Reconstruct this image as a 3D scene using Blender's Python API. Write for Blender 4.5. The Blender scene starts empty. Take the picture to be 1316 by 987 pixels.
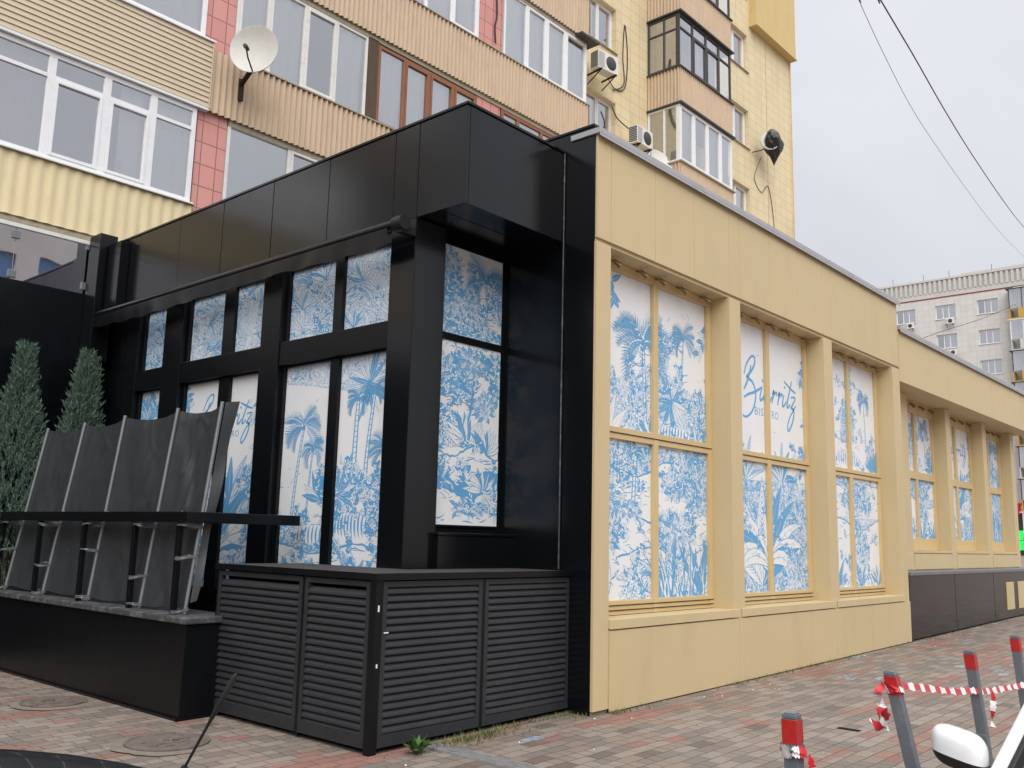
import bpy, bmesh, math, random
from mathutils import Vector, Matrix, noise as mnoise
R = math.radians
sc = bpy.context.scene
COL = sc.collection
K = 0.0135                                   # the pavement rises gently along the street
def zg(x): return K * x

# ------------------------------------------------------------------ materials
def new_mat(name):
    m = bpy.data.materials.new(name); m.use_nodes = True
    nt = m.node_tree; nt.nodes.clear()
    o = nt.nodes.new('ShaderNodeOutputMaterial'); b = nt.nodes.new('ShaderNodeBsdfPrincipled')
    nt.links.new(b.outputs[0], o.inputs[0])
    return m, nt, b, o
def N(nt, t, **kw):
    n = nt.nodes.new(t)
    for k, v in kw.items():
        if k.startswith('i_'):
            key = k[2:]
            n.inputs[int(key) if key.isdigit() else key.replace('_', ' ')].default_value = v
        else: setattr(n, k, v)
    return n
def L(nt, a, b): nt.links.new(a, b)
def M(nt, op, a=None, b=None, c=None):
    n = nt.nodes.new('ShaderNodeMath'); n.operation = op
    for i, v in enumerate((a, b, c)):
        if v is None: continue
        if isinstance(v, (int, float)): n.inputs[i].default_value = v
        else: nt.links.new(v, n.inputs[i])
    return n.outputs[0]
def mixc(nt, f, a, b, blend='MIX'):
    n = nt.nodes.new('ShaderNodeMix'); n.data_type = 'RGBA'; n.blend_type = blend
    for s, v in ((n.inputs[0], f), (n.inputs[6], a), (n.inputs[7], b)):
        if isinstance(v, (int, float)): s.default_value = v
        elif isinstance(v, tuple): s.default_value = v if len(v) == 4 else (*v, 1)
        else: nt.links.new(v, s)
    return n.outputs[2]
def ramp(nt, fac, stops, interp='LINEAR'):
    n = nt.nodes.new('ShaderNodeValToRGB'); cr = n.color_ramp; cr.interpolation = interp
    while len(cr.elements) < len(stops): cr.elements.new(0.5)
    for e, (p, c) in zip(cr.elements, stops):
        e.position = p; e.color = (c, c, c, 1) if isinstance(c, (int, float)) else (*c, 1)
    nt.links.new(fac, n.inputs[0]); return n.outputs[0]
def pos(nt, scale=(1, 1, 1), obj=False):
    if obj: p = nt.nodes.new('ShaderNodeTexCoord').outputs['Object']
    else: p = nt.nodes.new('ShaderNodeNewGeometry').outputs['Position']
    if scale != (1, 1, 1):
        mp = nt.nodes.new('ShaderNodeMapping'); mp.inputs['Scale'].default_value = scale
        nt.links.new(p, mp.inputs[0]); p = mp.outputs[0]
    return p
def noise(nt, vec, scale, detail=4, rough=.55, dist=0):
    n = nt.nodes.new('ShaderNodeTexNoise')
    n.inputs['Scale'].default_value = scale; n.inputs['Detail'].default_value = detail
    n.inputs['Roughness'].default_value = rough; n.inputs['Distortion'].default_value = dist
    nt.links.new(vec, n.inputs['Vector']); return n.outputs[0]
def bump(nt, b, h, strength=.2, dist=.01):
    n = nt.nodes.new('ShaderNodeBump'); n.inputs['Strength'].default_value = strength
    n.inputs['Distance'].default_value = dist
    nt.links.new(h, n.inputs['Height']); nt.links.new(n.outputs[0], b.inputs['Normal'])
def paint(name, col, rough=.45, spec=.5, metal=0, var=.10, vscale=1.6, stretch=(1, 1, 1), dirt=0.0, dirtcol=(.08, .065, .05),
          bmp=0, bscale=1.0, bdist=.01, obj=False, coat=0):
    m, nt, b, o = new_mat(name)
    p = pos(nt, stretch, obj)
    f = noise(nt, p, vscale, 5)
    a = tuple(c * (1 - var) for c in col); c2 = tuple(min(1, c * (1 + var)) for c in col)
    c = mixc(nt, f, a, c2)
    if dirt:
        d = noise(nt, pos(nt, (stretch[0] * 1.0, stretch[1], stretch[2]), obj), vscale * 2.7, 7, .65)
        dm = ramp(nt, d, [(.5, 0), (.78, dirt)])
        c = mixc(nt, dm, c, dirtcol)
    L(nt, c, b.inputs['Base Color'])
    b.inputs['Metallic'].default_value = metal
    b.inputs['Specular IOR Level'].default_value = spec
    rr = M(nt, 'MULTIPLY_ADD', noise(nt, p, vscale * 3, 4), rough * .35, rough * .83)
    L(nt, rr, b.inputs['Roughness'])
    b.inputs['Coat Weight'].default_value = coat
    if bmp: bump(nt, b, noise(nt, pos(nt, (1, 1, 1), obj), bscale, 3), bmp, bdist)
    return m
MT = {}
MT['beige'] = paint('beige_powder_coat', (.585, .465, .268), .5, .35, var=.035, vscale=.7, dirt=.10, stretch=(1, 1, .4), bmp=.05, bscale=.9, bdist=.02)
MT['beige_dark'] = paint('beige_frame_paint', (.61, .455, .235), .45, .4, var=.03)
MT['black'] = paint('black_aluminium_panel', (.0035, .0042, .0056), .20, .42, var=.25, vscale=.8, dirt=.025, dirtcol=(.05, .045, .04), bmp=.07, bscale=.8, bdist=.02)
MT['black_matte'] = paint('black_painted_steel', (.0035, .0042, .0055), .34, .28, var=.25, vscale=2, dirt=.04, dirtcol=(.06, .055, .05))
MT['louver'] = paint('dusty_black_louver', (.024, .0255, .029), .5, .35, var=.3, vscale=3, stretch=(1, 1, 3), dirt=.16, dirtcol=(.075, .07, .065))
MT['board'] = paint('weathered_top_board', (.048, .043, .040), .8, .3, var=.4, vscale=3, dirt=.6, dirtcol=(.11, .095, .085))
MT['capgrey'] = paint('worn_grey_cap', (.055, .057, .06), .6, .4, var=.4, vscale=4, dirt=.8, dirtcol=(.28, .28, .28))
MT['coping'] = paint('coping_sheet_metal', (.42, .42, .44), .4, .5, metal=.3, var=.1, vscale=2, dirt=.2)
MT['white_pvc'] = paint('white_pvc', (.78, .79, .80), .35, .5, var=.03, dirt=.10, vscale=2)
MT['old_white'] = paint('old_white_paint', (.70, .69, .66), .5, .4, var=.07, dirt=.3, vscale=3, dirtcol=(.25, .2, .15))
MT['brown_frame'] = paint('brown_window_frame', (.25, .105, .055), .5, .4, var=.15, vscale=4)
MT['dark_frame'] = paint('dark_grey_frame', (.055, .052, .052), .5, .4, var=.2, vscale=4)
MT['wood'] = paint('weathered_wood', (.10, .07, .05), .8, .2, var=.4, vscale=3, stretch=(8, 8, .7))
MT['siding'] = paint('cream_siding', (.57, .48, .355), .55, .3, var=.05, dirt=.12, vscale=1.5)
MT['corr_pink'] = paint('peach_corrugated_sheet', (.56, .43, .305), .65, .3, var=.10, vscale=1.3, stretch=(2.2, 2.2, .5), dirt=.30, dirtcol=(.26, .16, .10))
MT['corr_yellow'] = paint('yellow_corrugated_sheet', (.73, .62, .385), .65, .3, var=.07, vscale=1.3, stretch=(2.2, 2.2, .5), dirt=.25, dirtcol=(.33, .27, .18))
MT['box_yellow'] = paint('yellow_cladding', (.62, .475, .21), .6, .3, var=.06, vscale=1.2, stretch=(2, 2, .5), dirt=.15)
MT['slab'] = paint('concrete_slab', (.38, .33, .25), .8, .2, var=.25, vscale=3, dirt=.4)
MT['roofing'] = paint('roofing_felt', (.07, .07, .07), .9, .2, var=.3, vscale=2)
MT['white_plaster'] = paint('white_panel_wall', (.55, .54, .51), .8, .2, var=.08, vscale=.5, stretch=(1, 1, .5), dirt=.25, dirtcol=(.36, .34, .31))
MT['redband'] = paint('red_brown_band', (.28, .09, .06), .8, .2, var=.2, vscale=2)
MT['ac'] = paint('white_appliance', (.70, .70, .67), .4, .5, var=.04, dirt=.2, vscale=4, obj=True)
MT['ac_dark'] = paint('dark_grille', (.05, .05, .05), .6, .4, var=.3, vscale=6, obj=True)
MT['rust'] = paint('rusty_steel', (.045, .025, .018), .8, .3, var=.5, vscale=9, obj=True)
MT['dish'] = paint('satellite_dish_paint', (.62, .61, .57), .5, .4, var=.06, vscale=4, dirt=.25, dirtcol=(.3, .25, .2), obj=True)
MT['bag'] = paint('black_plastic_bag', (.012, .012, .013), .28, .5, var=.3, vscale=6, bmp=.8, bscale=9, bdist=.05, obj=True)
MT['bollard'] = paint('grey_bollard_paint', (.125, .14, .16), .5, .4, var=.25, vscale=6, dirt=.5, dirtcol=(.24, .24, .24), obj=True)
MT['red'] = paint('red_reflective_band', (.42, .018, .016), .4, .5, var=.25, vscale=8, dirt=.35, dirtcol=(.2, .09, .08), obj=True)
MT['tape_red'] = paint('red_tape', (.55, .02, .03), .4, .5, var=.08, vscale=9)
MT['tape_white'] = paint('white_tape', (.78, .76, .76), .4, .5, var=.05, vscale=9)
MT['cable'] = paint('black_cable', (.03, .03, .035), .6, .3, var=.2)
MT['galv'] = paint('galvanised_tube', (.20, .21, .225), .45, .5, metal=.4, var=.25, vscale=5, dirt=.3, dirtcol=(.15, .15, .15))
MT['clear_tape'] = paint('packing_tape', (.15, .155, .165), .25, .6, var=.2, vscale=12, dirt=.4, dirtcol=(.2, .2, .2))
MT['grate'] = paint('galvanised_grate', (.33, .33, .33), .5, .5, metal=.3, var=.3, vscale=8, dirt=.4)
MT['iron'] = paint('cast_iron', (.13, .105, .09), .8, .4, var=.4, vscale=9, dirt=.6, dirtcol=(.24, .20, .17), bmp=.6, bscale=22, bdist=.01)
MT['mortar'] = paint('crumbly_mortar', (.20, .17, .14), .9, .2, var=.35, vscale=9, dirt=.4, bmp=.5, bscale=20, bdist=.01)
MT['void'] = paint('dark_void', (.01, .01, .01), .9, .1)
MT['room'] = paint('room_wall', (.20, .175, .14), .9, .2, var=.6, vscale=.8)
MT['curtain'] = paint('light_curtain', (.80, .80, .78), .9, .1, var=.05, vscale=1.2, stretch=(6, 6, .4))
MT['curtain_beige'] = paint('beige_curtain', (.48, .43, .34), .9, .1, var=.2, vscale=1.2, stretch=(5, 5, .4))
MT['frost'] = paint('frosted_green_pane', (.48, .60, .55), .25, .5, var=.07, vscale=1)
MT['fabric'] = paint('dark_grey_tarpaulin', (.036, .039, .042), .36, .5, var=.18, vscale=2.5, dirt=.12, dirtcol=(.12, .12, .12), bmp=.15, bscale=40, bdist=.003)
MT['needle'] = paint('blue_green_needles', (.10, .155, .118), .7, .2, var=.55, vscale=9)
MT['bark'] = paint('bark', (.07, .05, .035), .9, .1, var=.3, vscale=9)
MT['leaf'] = paint('weed_leaf', (.07, .14, .035), .6, .3, var=.4, vscale=15)
MT['drygrass'] = paint('dry_grass', (.19, .155, .07), .8, .2, var=.5, vscale=9)
MT['car_white'] = paint('white_car_paint', (.78, .79, .79), .25, .5, var=.02, coat=.8, obj=True)
MT['car_black'] = paint('black_car_paint', (.010, .011, .013), .3, .5, var=.2, dirt=.18, dirtcol=(.06, .06, .06), vscale=2, coat=.6, obj=True)
MT['plastic'] = paint('black_plastic', (.014, .014, .015), .5, .4, var=.2, obj=True)
MT['rubber'] = paint('tyre_rubber', (.02, .02, .02), .8, .3, var=.2, obj=True)
MT['rim'] = paint('alloy_rim', (.45, .46, .48), .35, .5, metal=.7, obj=True)
MT['lampglass'] = paint('lamp_glass', (.6, .62, .65), .1, .6, obj=True)
MT['taillight'] = paint('tail_lamp_glass', (.35, .015, .015), .15, .6, obj=True)
MT['brass'] = paint('bronze_spotlight', (.22, .15, .07), .4, .5, metal=.5, obj=True)
MT['ochre'] = paint('ochre_balcony_sheet', (.50, .33, .08), .7, .3, var=.1)
MT['signred'] = paint('red_sign_face', (.60, .012, .02), .4, .5)
MT['signwhite'] = paint('white_sign_face', (.8, .8, .8), .4, .5)
MT['signyellow'] = paint('yellow_sign_letter', (.75, .62, .05), .4, .5)
MT['opp_wall'] = paint('grey_render_wall', (.50, .48, .47), .85, .2, var=.15, vscale=.4)
MT['opp_brown'] = paint('brown_brick_wall', (.10, .082, .058), .85, .2, var=.2, vscale=.5)
MT['blueglass'] = paint('blue_window_band', (.08, .17, .36), .12, .6, var=.3, vscale=.3)

def glass(name, tint=(1, 1, 1), base=.16):
    m = bpy.data.materials.new(name); m.use_nodes = True; nt = m.node_tree; nt.nodes.clear()
    o = nt.nodes.new('ShaderNodeOutputMaterial')
    t = N(nt, 'ShaderNodeBsdfTransparent'); t.inputs[0].default_value = (*tint, 1)
    g = N(nt, 'ShaderNodeBsdfAnisotropic' if False else 'ShaderNodeBsdfGlossy'); g.inputs['Roughness'].default_value = .015
    g.inputs['Color'].default_value = (.95, .96, 1, 1)
    fr = N(nt, 'ShaderNodeFresnel'); fr.inputs[0].default_value = 1.5
    f = M(nt, 'ADD', M(nt, 'MULTIPLY', fr.outputs[0], 1.2), base)
    f = M(nt, 'MINIMUM', f, 1.0)
    mx = N(nt, 'ShaderNodeMixShader'); L(nt, f, mx.inputs[0]); L(nt, t.outputs[0], mx.inputs[1]); L(nt, g.outputs[0], mx.inputs[2])
    bn = N(nt, 'ShaderNodeBump'); bn.inputs['Strength'].default_value = .05; bn.inputs['Distance'].default_value = .05
    L(nt, noise(nt, pos(nt), .9, 2), bn.inputs['Height']); L(nt, bn.outputs[0], g.inputs['Normal'])
    L(nt, mx.outputs[0], o.inputs[0]); return m
MT['glass'] = glass('window_glass', (.92, .95, .95), .42)
MT['glass_dark'] = glass('mirror_balustrade_glass', (.16, .18, .22), .75)
MT['carglass'] = glass('car_glass', (.35, .45, .42), .05)

def lit_sign(name, col, e):
    m, nt, b, o = new_mat(name); b.inputs['Base Color'].default_value = (*col, 1)
    b.inputs['Emission Color'].default_value = (*col, 1); b.inputs['Emission Strength'].default_value = e; b.inputs['Roughness'].default_value = .3
    return m
MT['signgreen'] = lit_sign('green_lit_sign', (.02, .70, .10), .8)
def granite():
    m, nt, b, o = new_mat('polished_black_granite')
    v = noise(nt, pos(nt), 60, 3)
    L(nt, mixc(nt, v, (.008, .008, .009), (.022, .022, .023)), b.inputs['Base Color'])
    b.inputs['Roughness'].default_value = .09; b.inputs['Specular IOR Level'].default_value = .45
    bump(nt, b, noise(nt, pos(nt), 1.2, 2), .03, .02)
    return m
MT['granite'] = granite()

def tile(name, c1, c2, mortar, w, h, ms=.012, dirt=.2, dirtcol=(.3, .25, .17), axis='xz', bm=.3):
    m, nt, b, o = new_mat(name)
    s = N(nt, 'ShaderNodeSeparateXYZ'); L(nt, pos(nt), s.inputs[0])
    cx = N(nt, 'ShaderNodeCombineXYZ')
    if axis == 'xz':
        L(nt, M(nt, 'ADD', s.outputs[0], s.outputs[1]), cx.inputs[0])
    else: L(nt, s.outputs[1], cx.inputs[0])
    L(nt, s.outputs[2], cx.inputs[1])
    br = N(nt, 'ShaderNodeTexBrick', offset=0.0, squash=1.0)
    br.inputs['Scale'].default_value = 1; br.inputs['Brick Width'].default_value = w; br.inputs['Row Height'].default_value = h
    br.inputs['Mortar Size'].default_value = ms; br.inputs['Mortar Smooth'].default_value = .2
    br.inputs['Color1'].default_value = (*c1, 1); br.inputs['Color2'].default_value = (*c2, 1); br.inputs['Mortar'].default_value = (*mortar, 1)
    L(nt, cx.outputs[0], br.inputs['Vector'])
    d = noise(nt, pos(nt, (1, 1, .35)), 1.3, 7, .65)
    c = mixc(nt, ramp(nt, d, [(.5, 0), (.8, dirt)]), br.outputs[0], dirtcol)
    L(nt, c, b.inputs['Base Color']); b.inputs['Roughness'].default_value = .6; b.inputs['Specular IOR Level'].default_value = .3
    bump(nt, b, M(nt, 'SUBTRACT', 1.0, br.outputs['Fac']), bm, .006)
    return m
MT['tile_yellow'] = tile('yellow_wall_tile', (.71, .595, .37), (.75, .635, .41), (.52, .42, .26), .50, .345, .009, .25)
MT['tile_pink'] = tile('pink_wall_tile', (.58, .27, .24), (.63, .31, .275), (.32, .14, .13), .29, .395, .011, .2, (.35, .17, .15))
MT['tile_white'] = tile('white_wall_tile', (.58, .57, .54), (.62, .61, .58), (.50, .49, .46), .6, .6, .02, .3, (.4, .38, .34), 'yz')

def pavers():
    m, nt, b, o = new_mat('concrete_block_paving')
    P = pos(nt)
    wob = N(nt, 'ShaderNodeTexNoise'); wob.inputs['Scale'].default_value = 2.2; wob.inputs['Detail'].default_value = 2; L(nt, P, wob.inputs['Vector'])
    va = N(nt, 'ShaderNodeVectorMath', operation='SUBTRACT'); L(nt, wob.outputs[1], va.inputs[0]); va.inputs[1].default_value = (.5, .5, .5)
    vs = N(nt, 'ShaderNodeVectorMath', operation='SCALE'); L(nt, va.outputs[0], vs.inputs[0]); vs.inputs['Scale'].default_value = .05
    vv = N(nt, 'ShaderNodeVectorMath', operation='ADD'); L(nt, P, vv.inputs[0]); L(nt, vs.outputs[0], vv.inputs[1])
    s = N(nt, 'ShaderNodeSeparateXYZ'); L(nt, vv.outputs[0], s.inputs[0])
    ry = M(nt, 'DIVIDE', s.outputs[1], .125); row = M(nt, 'FLOOR', ry); fy = M(nt, 'FRACT', ry)
    rr = N(nt, 'ShaderNodeTexWhiteNoise', noise_dimensions='1D'); L(nt, row, rr.inputs['W'])
    ux = M(nt, 'ADD', M(nt, 'DIVIDE', s.outputs[0], .25), M(nt, 'ADD', M(nt, 'MULTIPLY', row, .5), M(nt, 'MULTIPLY', rr.outputs[0], .25)))
    col = M(nt, 'FLOOR', ux); fx = M(nt, 'FRACT', ux)
    cb = N(nt, 'ShaderNodeCombineXYZ'); L(nt, col, cb.inputs[0]); L(nt, row, cb.inputs[1])
    w1 = N(nt, 'ShaderNodeTexWhiteNoise', noise_dimensions='2D'); L(nt, cb.outputs[0], w1.inputs['Vector'])
    cb2 = N(nt, 'ShaderNodeVectorMath', operation='ADD'); L(nt, cb.outputs[0], cb2.inputs[0]); cb2.inputs[1].default_value = (31.7, 12.3, 0)
    w2 = N(nt, 'ShaderNodeTexWhiteNoise', noise_dimensions='2D'); L(nt, cb2.outputs[0], w2.inputs['Vector'])
    # split some long pavers in two
    half = M(nt, 'GREATER_THAN', w2.outputs[0], .62)
    ex = M(nt, 'MULTIPLY', M(nt, 'MINIMUM', fx, M(nt, 'SUBTRACT', 1.0, fx)), .25)
    exh = M(nt, 'MULTIPLY', M(nt, 'ABSOLUTE', M(nt, 'SUBTRACT', fx, .5)), .25)
    exs = M(nt, 'MINIMUM', ex, M(nt, 'ADD', exh, M(nt, 'MULTIPLY', M(nt, 'SUBTRACT', 1.0, half), 1.0)))
    ey = M(nt, 'MULTIPLY', M(nt, 'MINIMUM', fy, M(nt, 'SUBTRACT', 1.0, fy)), .125)
    e = M(nt, 'MINIMUM', exs, ey)
    jw = M(nt, 'MULTIPLY_ADD', noise(nt, P, 5, 3), .009, .0016)
    brick = M(nt, 'SMOOTH_MIN', 1.0, M(nt, 'DIVIDE', e, jw), .3)
    brick = M(nt, 'MAXIMUM', M(nt, 'MINIMUM', brick, 1.0), 0.0)
    # colours: grey-beige, some dark, stripes of red, a few chalked blue
    c = ramp(nt, w1.outputs[0], [(0, (.20, .175, .152)), (.3, (.25, .203, .165)), (.6, (.28, .24, .205)), (.93, (.235, .20, .17)), (.975, (.16, .13, .105))], 'CONSTANT')
    low = noise(nt, pos(nt, (.32, 1.5, 1)), 1.0, 2)
    redp = M(nt, 'ADD', M(nt, 'MULTIPLY', M(nt, 'GREATER_THAN', low, .59), .62), .04)
    redm = M(nt, 'LESS_THAN', w2.outputs[0], redp)
    c = mixc(nt, M(nt, 'MULTIPLY', redm, .70), c, (.30, .14, .115))
    blue = M(nt, 'MULTIPLY', M(nt, 'LESS_THAN', M(nt, 'FRACT', M(nt, 'MULTIPLY', w1.outputs[0], 17.3)), .011), ramp(nt, noise(nt, P, 14, 4), [(.42, 0), (.58, .7)]))
    c = mixc(nt, blue, c, (.30, .50, .66))
    big = noise(nt, P, .55, 6, .6)
    c = mixc(nt, .55, c, mixc(nt, big, (.45, .42, .40), (1.25, 1.18, 1.12)), 'MULTIPLY')
    sp = noise(nt, P, 38, 6, .75)
    c = mixc(nt, .5, c, mixc(nt, sp, (.45, .45, .45), (1.5, 1.5, 1.5)), 'MULTIPLY')
    stain = ramp(nt, noise(nt, P, 1.9, 6, .7), [(.56, 0), (.72, .5)])
    c = mixc(nt, stain, c, (.13, .105, .085))
    c = mixc(nt, brick, (.05, .039, .031), c)
    L(nt, c, b.inputs['Base Color'])
    L(nt, M(nt, 'MULTIPLY_ADD', big, .3, .55), b.inputs['Roughness']); b.inputs['Specular IOR Level'].default_value = .3
    h = M(nt, 'ADD', M(nt, 'MULTIPLY', brick, .8), M(nt, 'ADD', M(nt, 'MULTIPLY', w1.outputs[0], .35), M(nt, 'MULTIPLY', sp, .35)))
    bump(nt, b, h, .7, .007)
    return m
MT['pavers'] = pavers()

BLUE = (.13, .37, .645); PAPER = (.80, .81, .82)
def flat(name, col, rough=.42):
    m, nt, b, o = new_mat(name)
    f = noise(nt, pos(nt), 2.3, 4)
    L(nt, mixc(nt, f, tuple(c * .94 for c in col), tuple(min(1, c * 1.05) for c in col)), b.inputs['Base Color'])
    b.inputs['Roughness'].default_value = rough; b.inputs['Specular IOR Level'].default_value = .35
    return m
MT['paper'] = flat('printed_film_white', PAPER)
MT['ink'] = flat('printed_film_blue', BLUE)
def engraved(name, bias=0.0, sx=1.0):
    """printed film covered in fine engraved foliage lines, blue on white"""
    m, nt, b, o = new_mat(name)
    P = pos(nt, (sx, sx, 1))
    warp = N(nt, 'ShaderNodeTexNoise'); warp.inputs['Scale'].default_value = 2.6; warp.inputs['Detail'].default_value = 3; L(nt, P, warp.inputs['Vector'])
    va = N(nt, 'ShaderNodeVectorMath', operation='SCALE'); L(nt, warp.outputs[1], va.inputs[0]); va.inputs['Scale'].default_value = .55
    vv = N(nt, 'ShaderNodeVectorMath', operation='ADD'); L(nt, P, vv.inputs[0]); L(nt, va.outputs[0], vv.inputs[1])
    n1 = noise(nt, vv.outputs[0], 9, 5, .62, 1.2)
    n2 = noise(nt, vv.outputs[0], 17, 3, .6, 2.0)
    lowm = noise(nt, P, 2.1, 3)
    th = M(nt, 'MULTIPLY_ADD', lowm, .34, .335 + bias)
    solid = M(nt, 'GREATER_THAN', n1, th)
    line = M(nt, 'LESS_THAN', M(nt, 'ABSOLUTE', M(nt, 'SUBTRACT', n2, .5)), .030)
    gap = M(nt, 'LESS_THAN', M(nt, 'ABSOLUTE', M(nt, 'SUBTRACT', n2, .42)), .028)
    k = M(nt, 'MULTIPLY', M(nt, 'MAXIMUM', solid, line), M(nt, 'SUBTRACT', 1.0, gap))
    L(nt, mixc(nt, k, PAPER, BLUE), b.inputs['Base Color'])
    b.inputs['Roughness'].default_value = .42; b.inputs['Specular IOR Level'].default_value = .35
    return m
MT['engraved'] = engraved('printed_film_engraving')
MT['engraved_light'] = engraved('printed_film_light_engraving', .09)

# ------------------------------------------------------------------ mesh builder
class MB:
    def __init__(s): s.v = []; s.f = []; s.m = []; s.sm = []
    def add(s, vs, fs, mi=0, smooth=False):
        o = len(s.v); s.v += [tuple(v) for v in vs]
        for f in fs: s.f.append(tuple(o + i for i in f)); s.m.append(mi); s.sm.append(smooth)
    def box(s, x0, x1, y0, y1, z0, z1, mi=0, zs=None):
        """zs: bottom z given as a function of x (follows the sloping pavement)"""
        if x0 > x1: x0, x1 = x1, x0
        if y0 > y1: y0, y1 = y1, y0
        b0 = zs(x0) + z0 if zs else z0; b1 = zs(x1) + z0 if zs else z0
        s.add([(x0, y0, b0), (x1, y0, b1), (x1, y1, b1), (x0, y1, b0), (x0, y0, z1), (x1, y0, z1), (x1, y1, z1), (x0, y1, z1)],
              [(0, 3, 2, 1), (4, 5, 6, 7), (0, 1, 5, 4), (1, 2, 6, 5), (2, 3, 7, 6), (3, 0, 4, 7)], mi)
    def hexa(s, p, mi=0):
        s.add(p, [(0, 3, 2, 1), (4, 5, 6, 7), (0, 1, 5, 4), (1, 2, 6, 5), (2, 3, 7, 6), (3, 0, 4, 7)], mi)
    def quad(s, a, b, c, d, mi=0, smooth=False): s.add([a, b, c, d], [(0, 1, 2, 3)], mi, smooth)
    def bar(s, a, b, w, h=None, mi=0, up=(0, 0, 1)):
        a = Vector(a); b = Vector(b); d = (b - a).normalized(); u = Vector(up)
        if abs(d.dot(u)) > .98: u = Vector((0, 1, 0))
        r = d.cross(u).normalized(); u = r.cross(d); h = h or w
        P = []
        for q in (a, b):
            for i, j in ((-1, -1), (1, -1), (1, 1), (-1, 1)): P.append(q + r * (i * w / 2) + u * (j * h / 2))
        s.hexa(P, mi)
    def tube(s, pts, rad, n=8, mi=0, cap=True):
        pts = [Vector(p) for p in pts]; rads = rad if isinstance(rad, (list, tuple)) else [rad] * len(pts)
        vs = []; fs = []; pr = None
        for i, p in enumerate(pts):
            d = (pts[min(i + 1, len(pts) - 1)] - pts[max(i - 1, 0)]).normalized()
            if pr is None:
                r = d.orthogonal().normalized()
            else:
                r = (pr - d * pr.dot(d))
                r = r.normalized() if r.length > 1e-6 else d.orthogonal().normalized()
            pr = r; u = d.cross(r)
            for k in range(n):
                a = 2 * math.pi * k / n; vs.append(p + (r * math.cos(a) + u * math.sin(a)) * rads[i])
        for i in range(len(pts) - 1):
            for k in range(n):
                fs.append((i * n + k, i * n + (k + 1) % n, (i + 1) * n + (k + 1) % n, (i + 1) * n + k))
        s.add(vs, fs, mi, True)
        if cap:
            s.add(vs[:n], [tuple(range(n - 1, -1, -1))], mi); s.add(vs[-n:], [tuple(range(n))], mi)
    def lathe(s, prof, c=(0, 0, 0), n=24, mi=0, mat=None):
        """prof: (r, z) pairs about local Z; mat turns the result"""
        vs = []; fs = []
        for r, z in prof:
            for k in range(n):
                a = 2 * math.pi * k / n; p = Vector((r * math.cos(a), r * math.sin(a), z))
                if mat: p = mat @ p
                vs.append(p + Vector(c))
        for i in range(len(prof) - 1):
            for k in range(n): fs.append((i * n + k, i * n + (k + 1) % n, (i + 1) * n + (k + 1) % n, (i + 1) * n + k))
        s.add(vs, fs, mi, True)
    def grid(s, fn, nu, nv, mi=0, smooth=True):
        vs = [fn(i / nu, j / nv) for j in range(nv + 1) for i in range(nu + 1)]
        fs = [(j * (nu + 1) + i, j * (nu + 1) + i + 1, (j + 1) * (nu + 1) + i + 1, (j + 1) * (nu + 1) + i) for j in range(nv) for i in range(nu)]
        s.add(vs, fs, mi, smooth)
    def wall(s, x0, x1, z0, z1, y, holes, depth, mi=0, axis='x', sgn=1, rmi=None):
        """a wall plane with rectangular openings and their reveals; depth runs inward"""
        xs = sorted({x0, x1, *[h[0] for h in holes], *[h[1] for h in holes]}); zs = sorted({z0, z1, *[h[2] for h in holes], *[h[3] for h in holes]})
        xs = [x for x in xs if x0 <= x <= x1]; zs = [z for z in zs if z0 <= z <= z1]
        P = (lambda a, d, z: (a, y + d, z)) if axis == 'x' else (lambda a, d, z: (y + d, a, z))
        fl = (axis == 'x') == (sgn > 0)
        def q(a, b, c, d, m): s.quad(*((a, b, c, d) if fl else (d, c, b, a)), m)
        for i in range(len(xs) - 1):
            for j in range(len(zs) - 1):
                cx = (xs[i] + xs[i + 1]) / 2; cz = (zs[j] + zs[j + 1]) / 2
                if any(h[0] < cx < h[1] and h[2] < cz < h[3] for h in holes): continue
                q(P(xs[i], 0, zs[j]), P(xs[i + 1], 0, zs[j]), P(xs[i + 1], 0, zs[j + 1]), P(xs[i], 0, zs[j + 1]), mi)
        d = depth * sgn; r = mi if rmi is None else rmi
        for a, b, c, e in holes:
            q(P(a, 0, c), P(a, 0, e), P(a, d, e), P(a, d, c), r); q(P(b, 0, c), P(b, d, c), P(b, d, e), P(b, 0, e), r)
            q(P(a, 0, e), P(b, 0, e), P(b, d, e), P(a, d, e), r); q(P(a, 0, c), P(a, d, c), P(b, d, c), P(b, 0, c), r)
    def build(s, name, mats, parent=None, bevel=0, world=True):
        me = bpy.data.meshes.new(name)
        off = Vector((0, 0, 0))
        if parent is not None and world:
            q = parent
            while q is not None: off += Vector(q.location); q = q.parent
        me.from_pydata([tuple(Vector(v) - off) for v in s.v], [], s.f)
        for m in (mats if isinstance(mats, (list, tuple)) else [mats]): me.materials.append(MT[m] if isinstance(m, str) else m)
        me.polygons.foreach_set('material_index', s.m); me.polygons.foreach_set('use_smooth', s.sm)
        me.update()
        o = bpy.data.objects.new(name, me); COL.objects.link(o)
        if parent is not None: o.parent = parent
        if bevel:
            b = o.modifiers.new('Bevel', 'BEVEL'); b.width = bevel; b.segments = 2; b.limit_method = 'ANGLE'; b.angle_limit = R(40)
        return o
def thing(name, label, cat, loc=(0, 0, 0), rz=0, group=None):
    o = bpy.data.objects.new(name, None); COL.objects.link(o)
    o.location = loc; o.rotation_euler = (0, 0, rz); o['label'] = label; o['category'] = cat
    o.empty_display_size = .2
    if group: o['group'] = group
    return o
def tag(o, label, cat, group=None, kind=None):
    if label: o['label'] = label
    if cat: o['category'] = cat
    if group: o['group'] = group
    if kind: o['kind'] = kind
    return o
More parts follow.
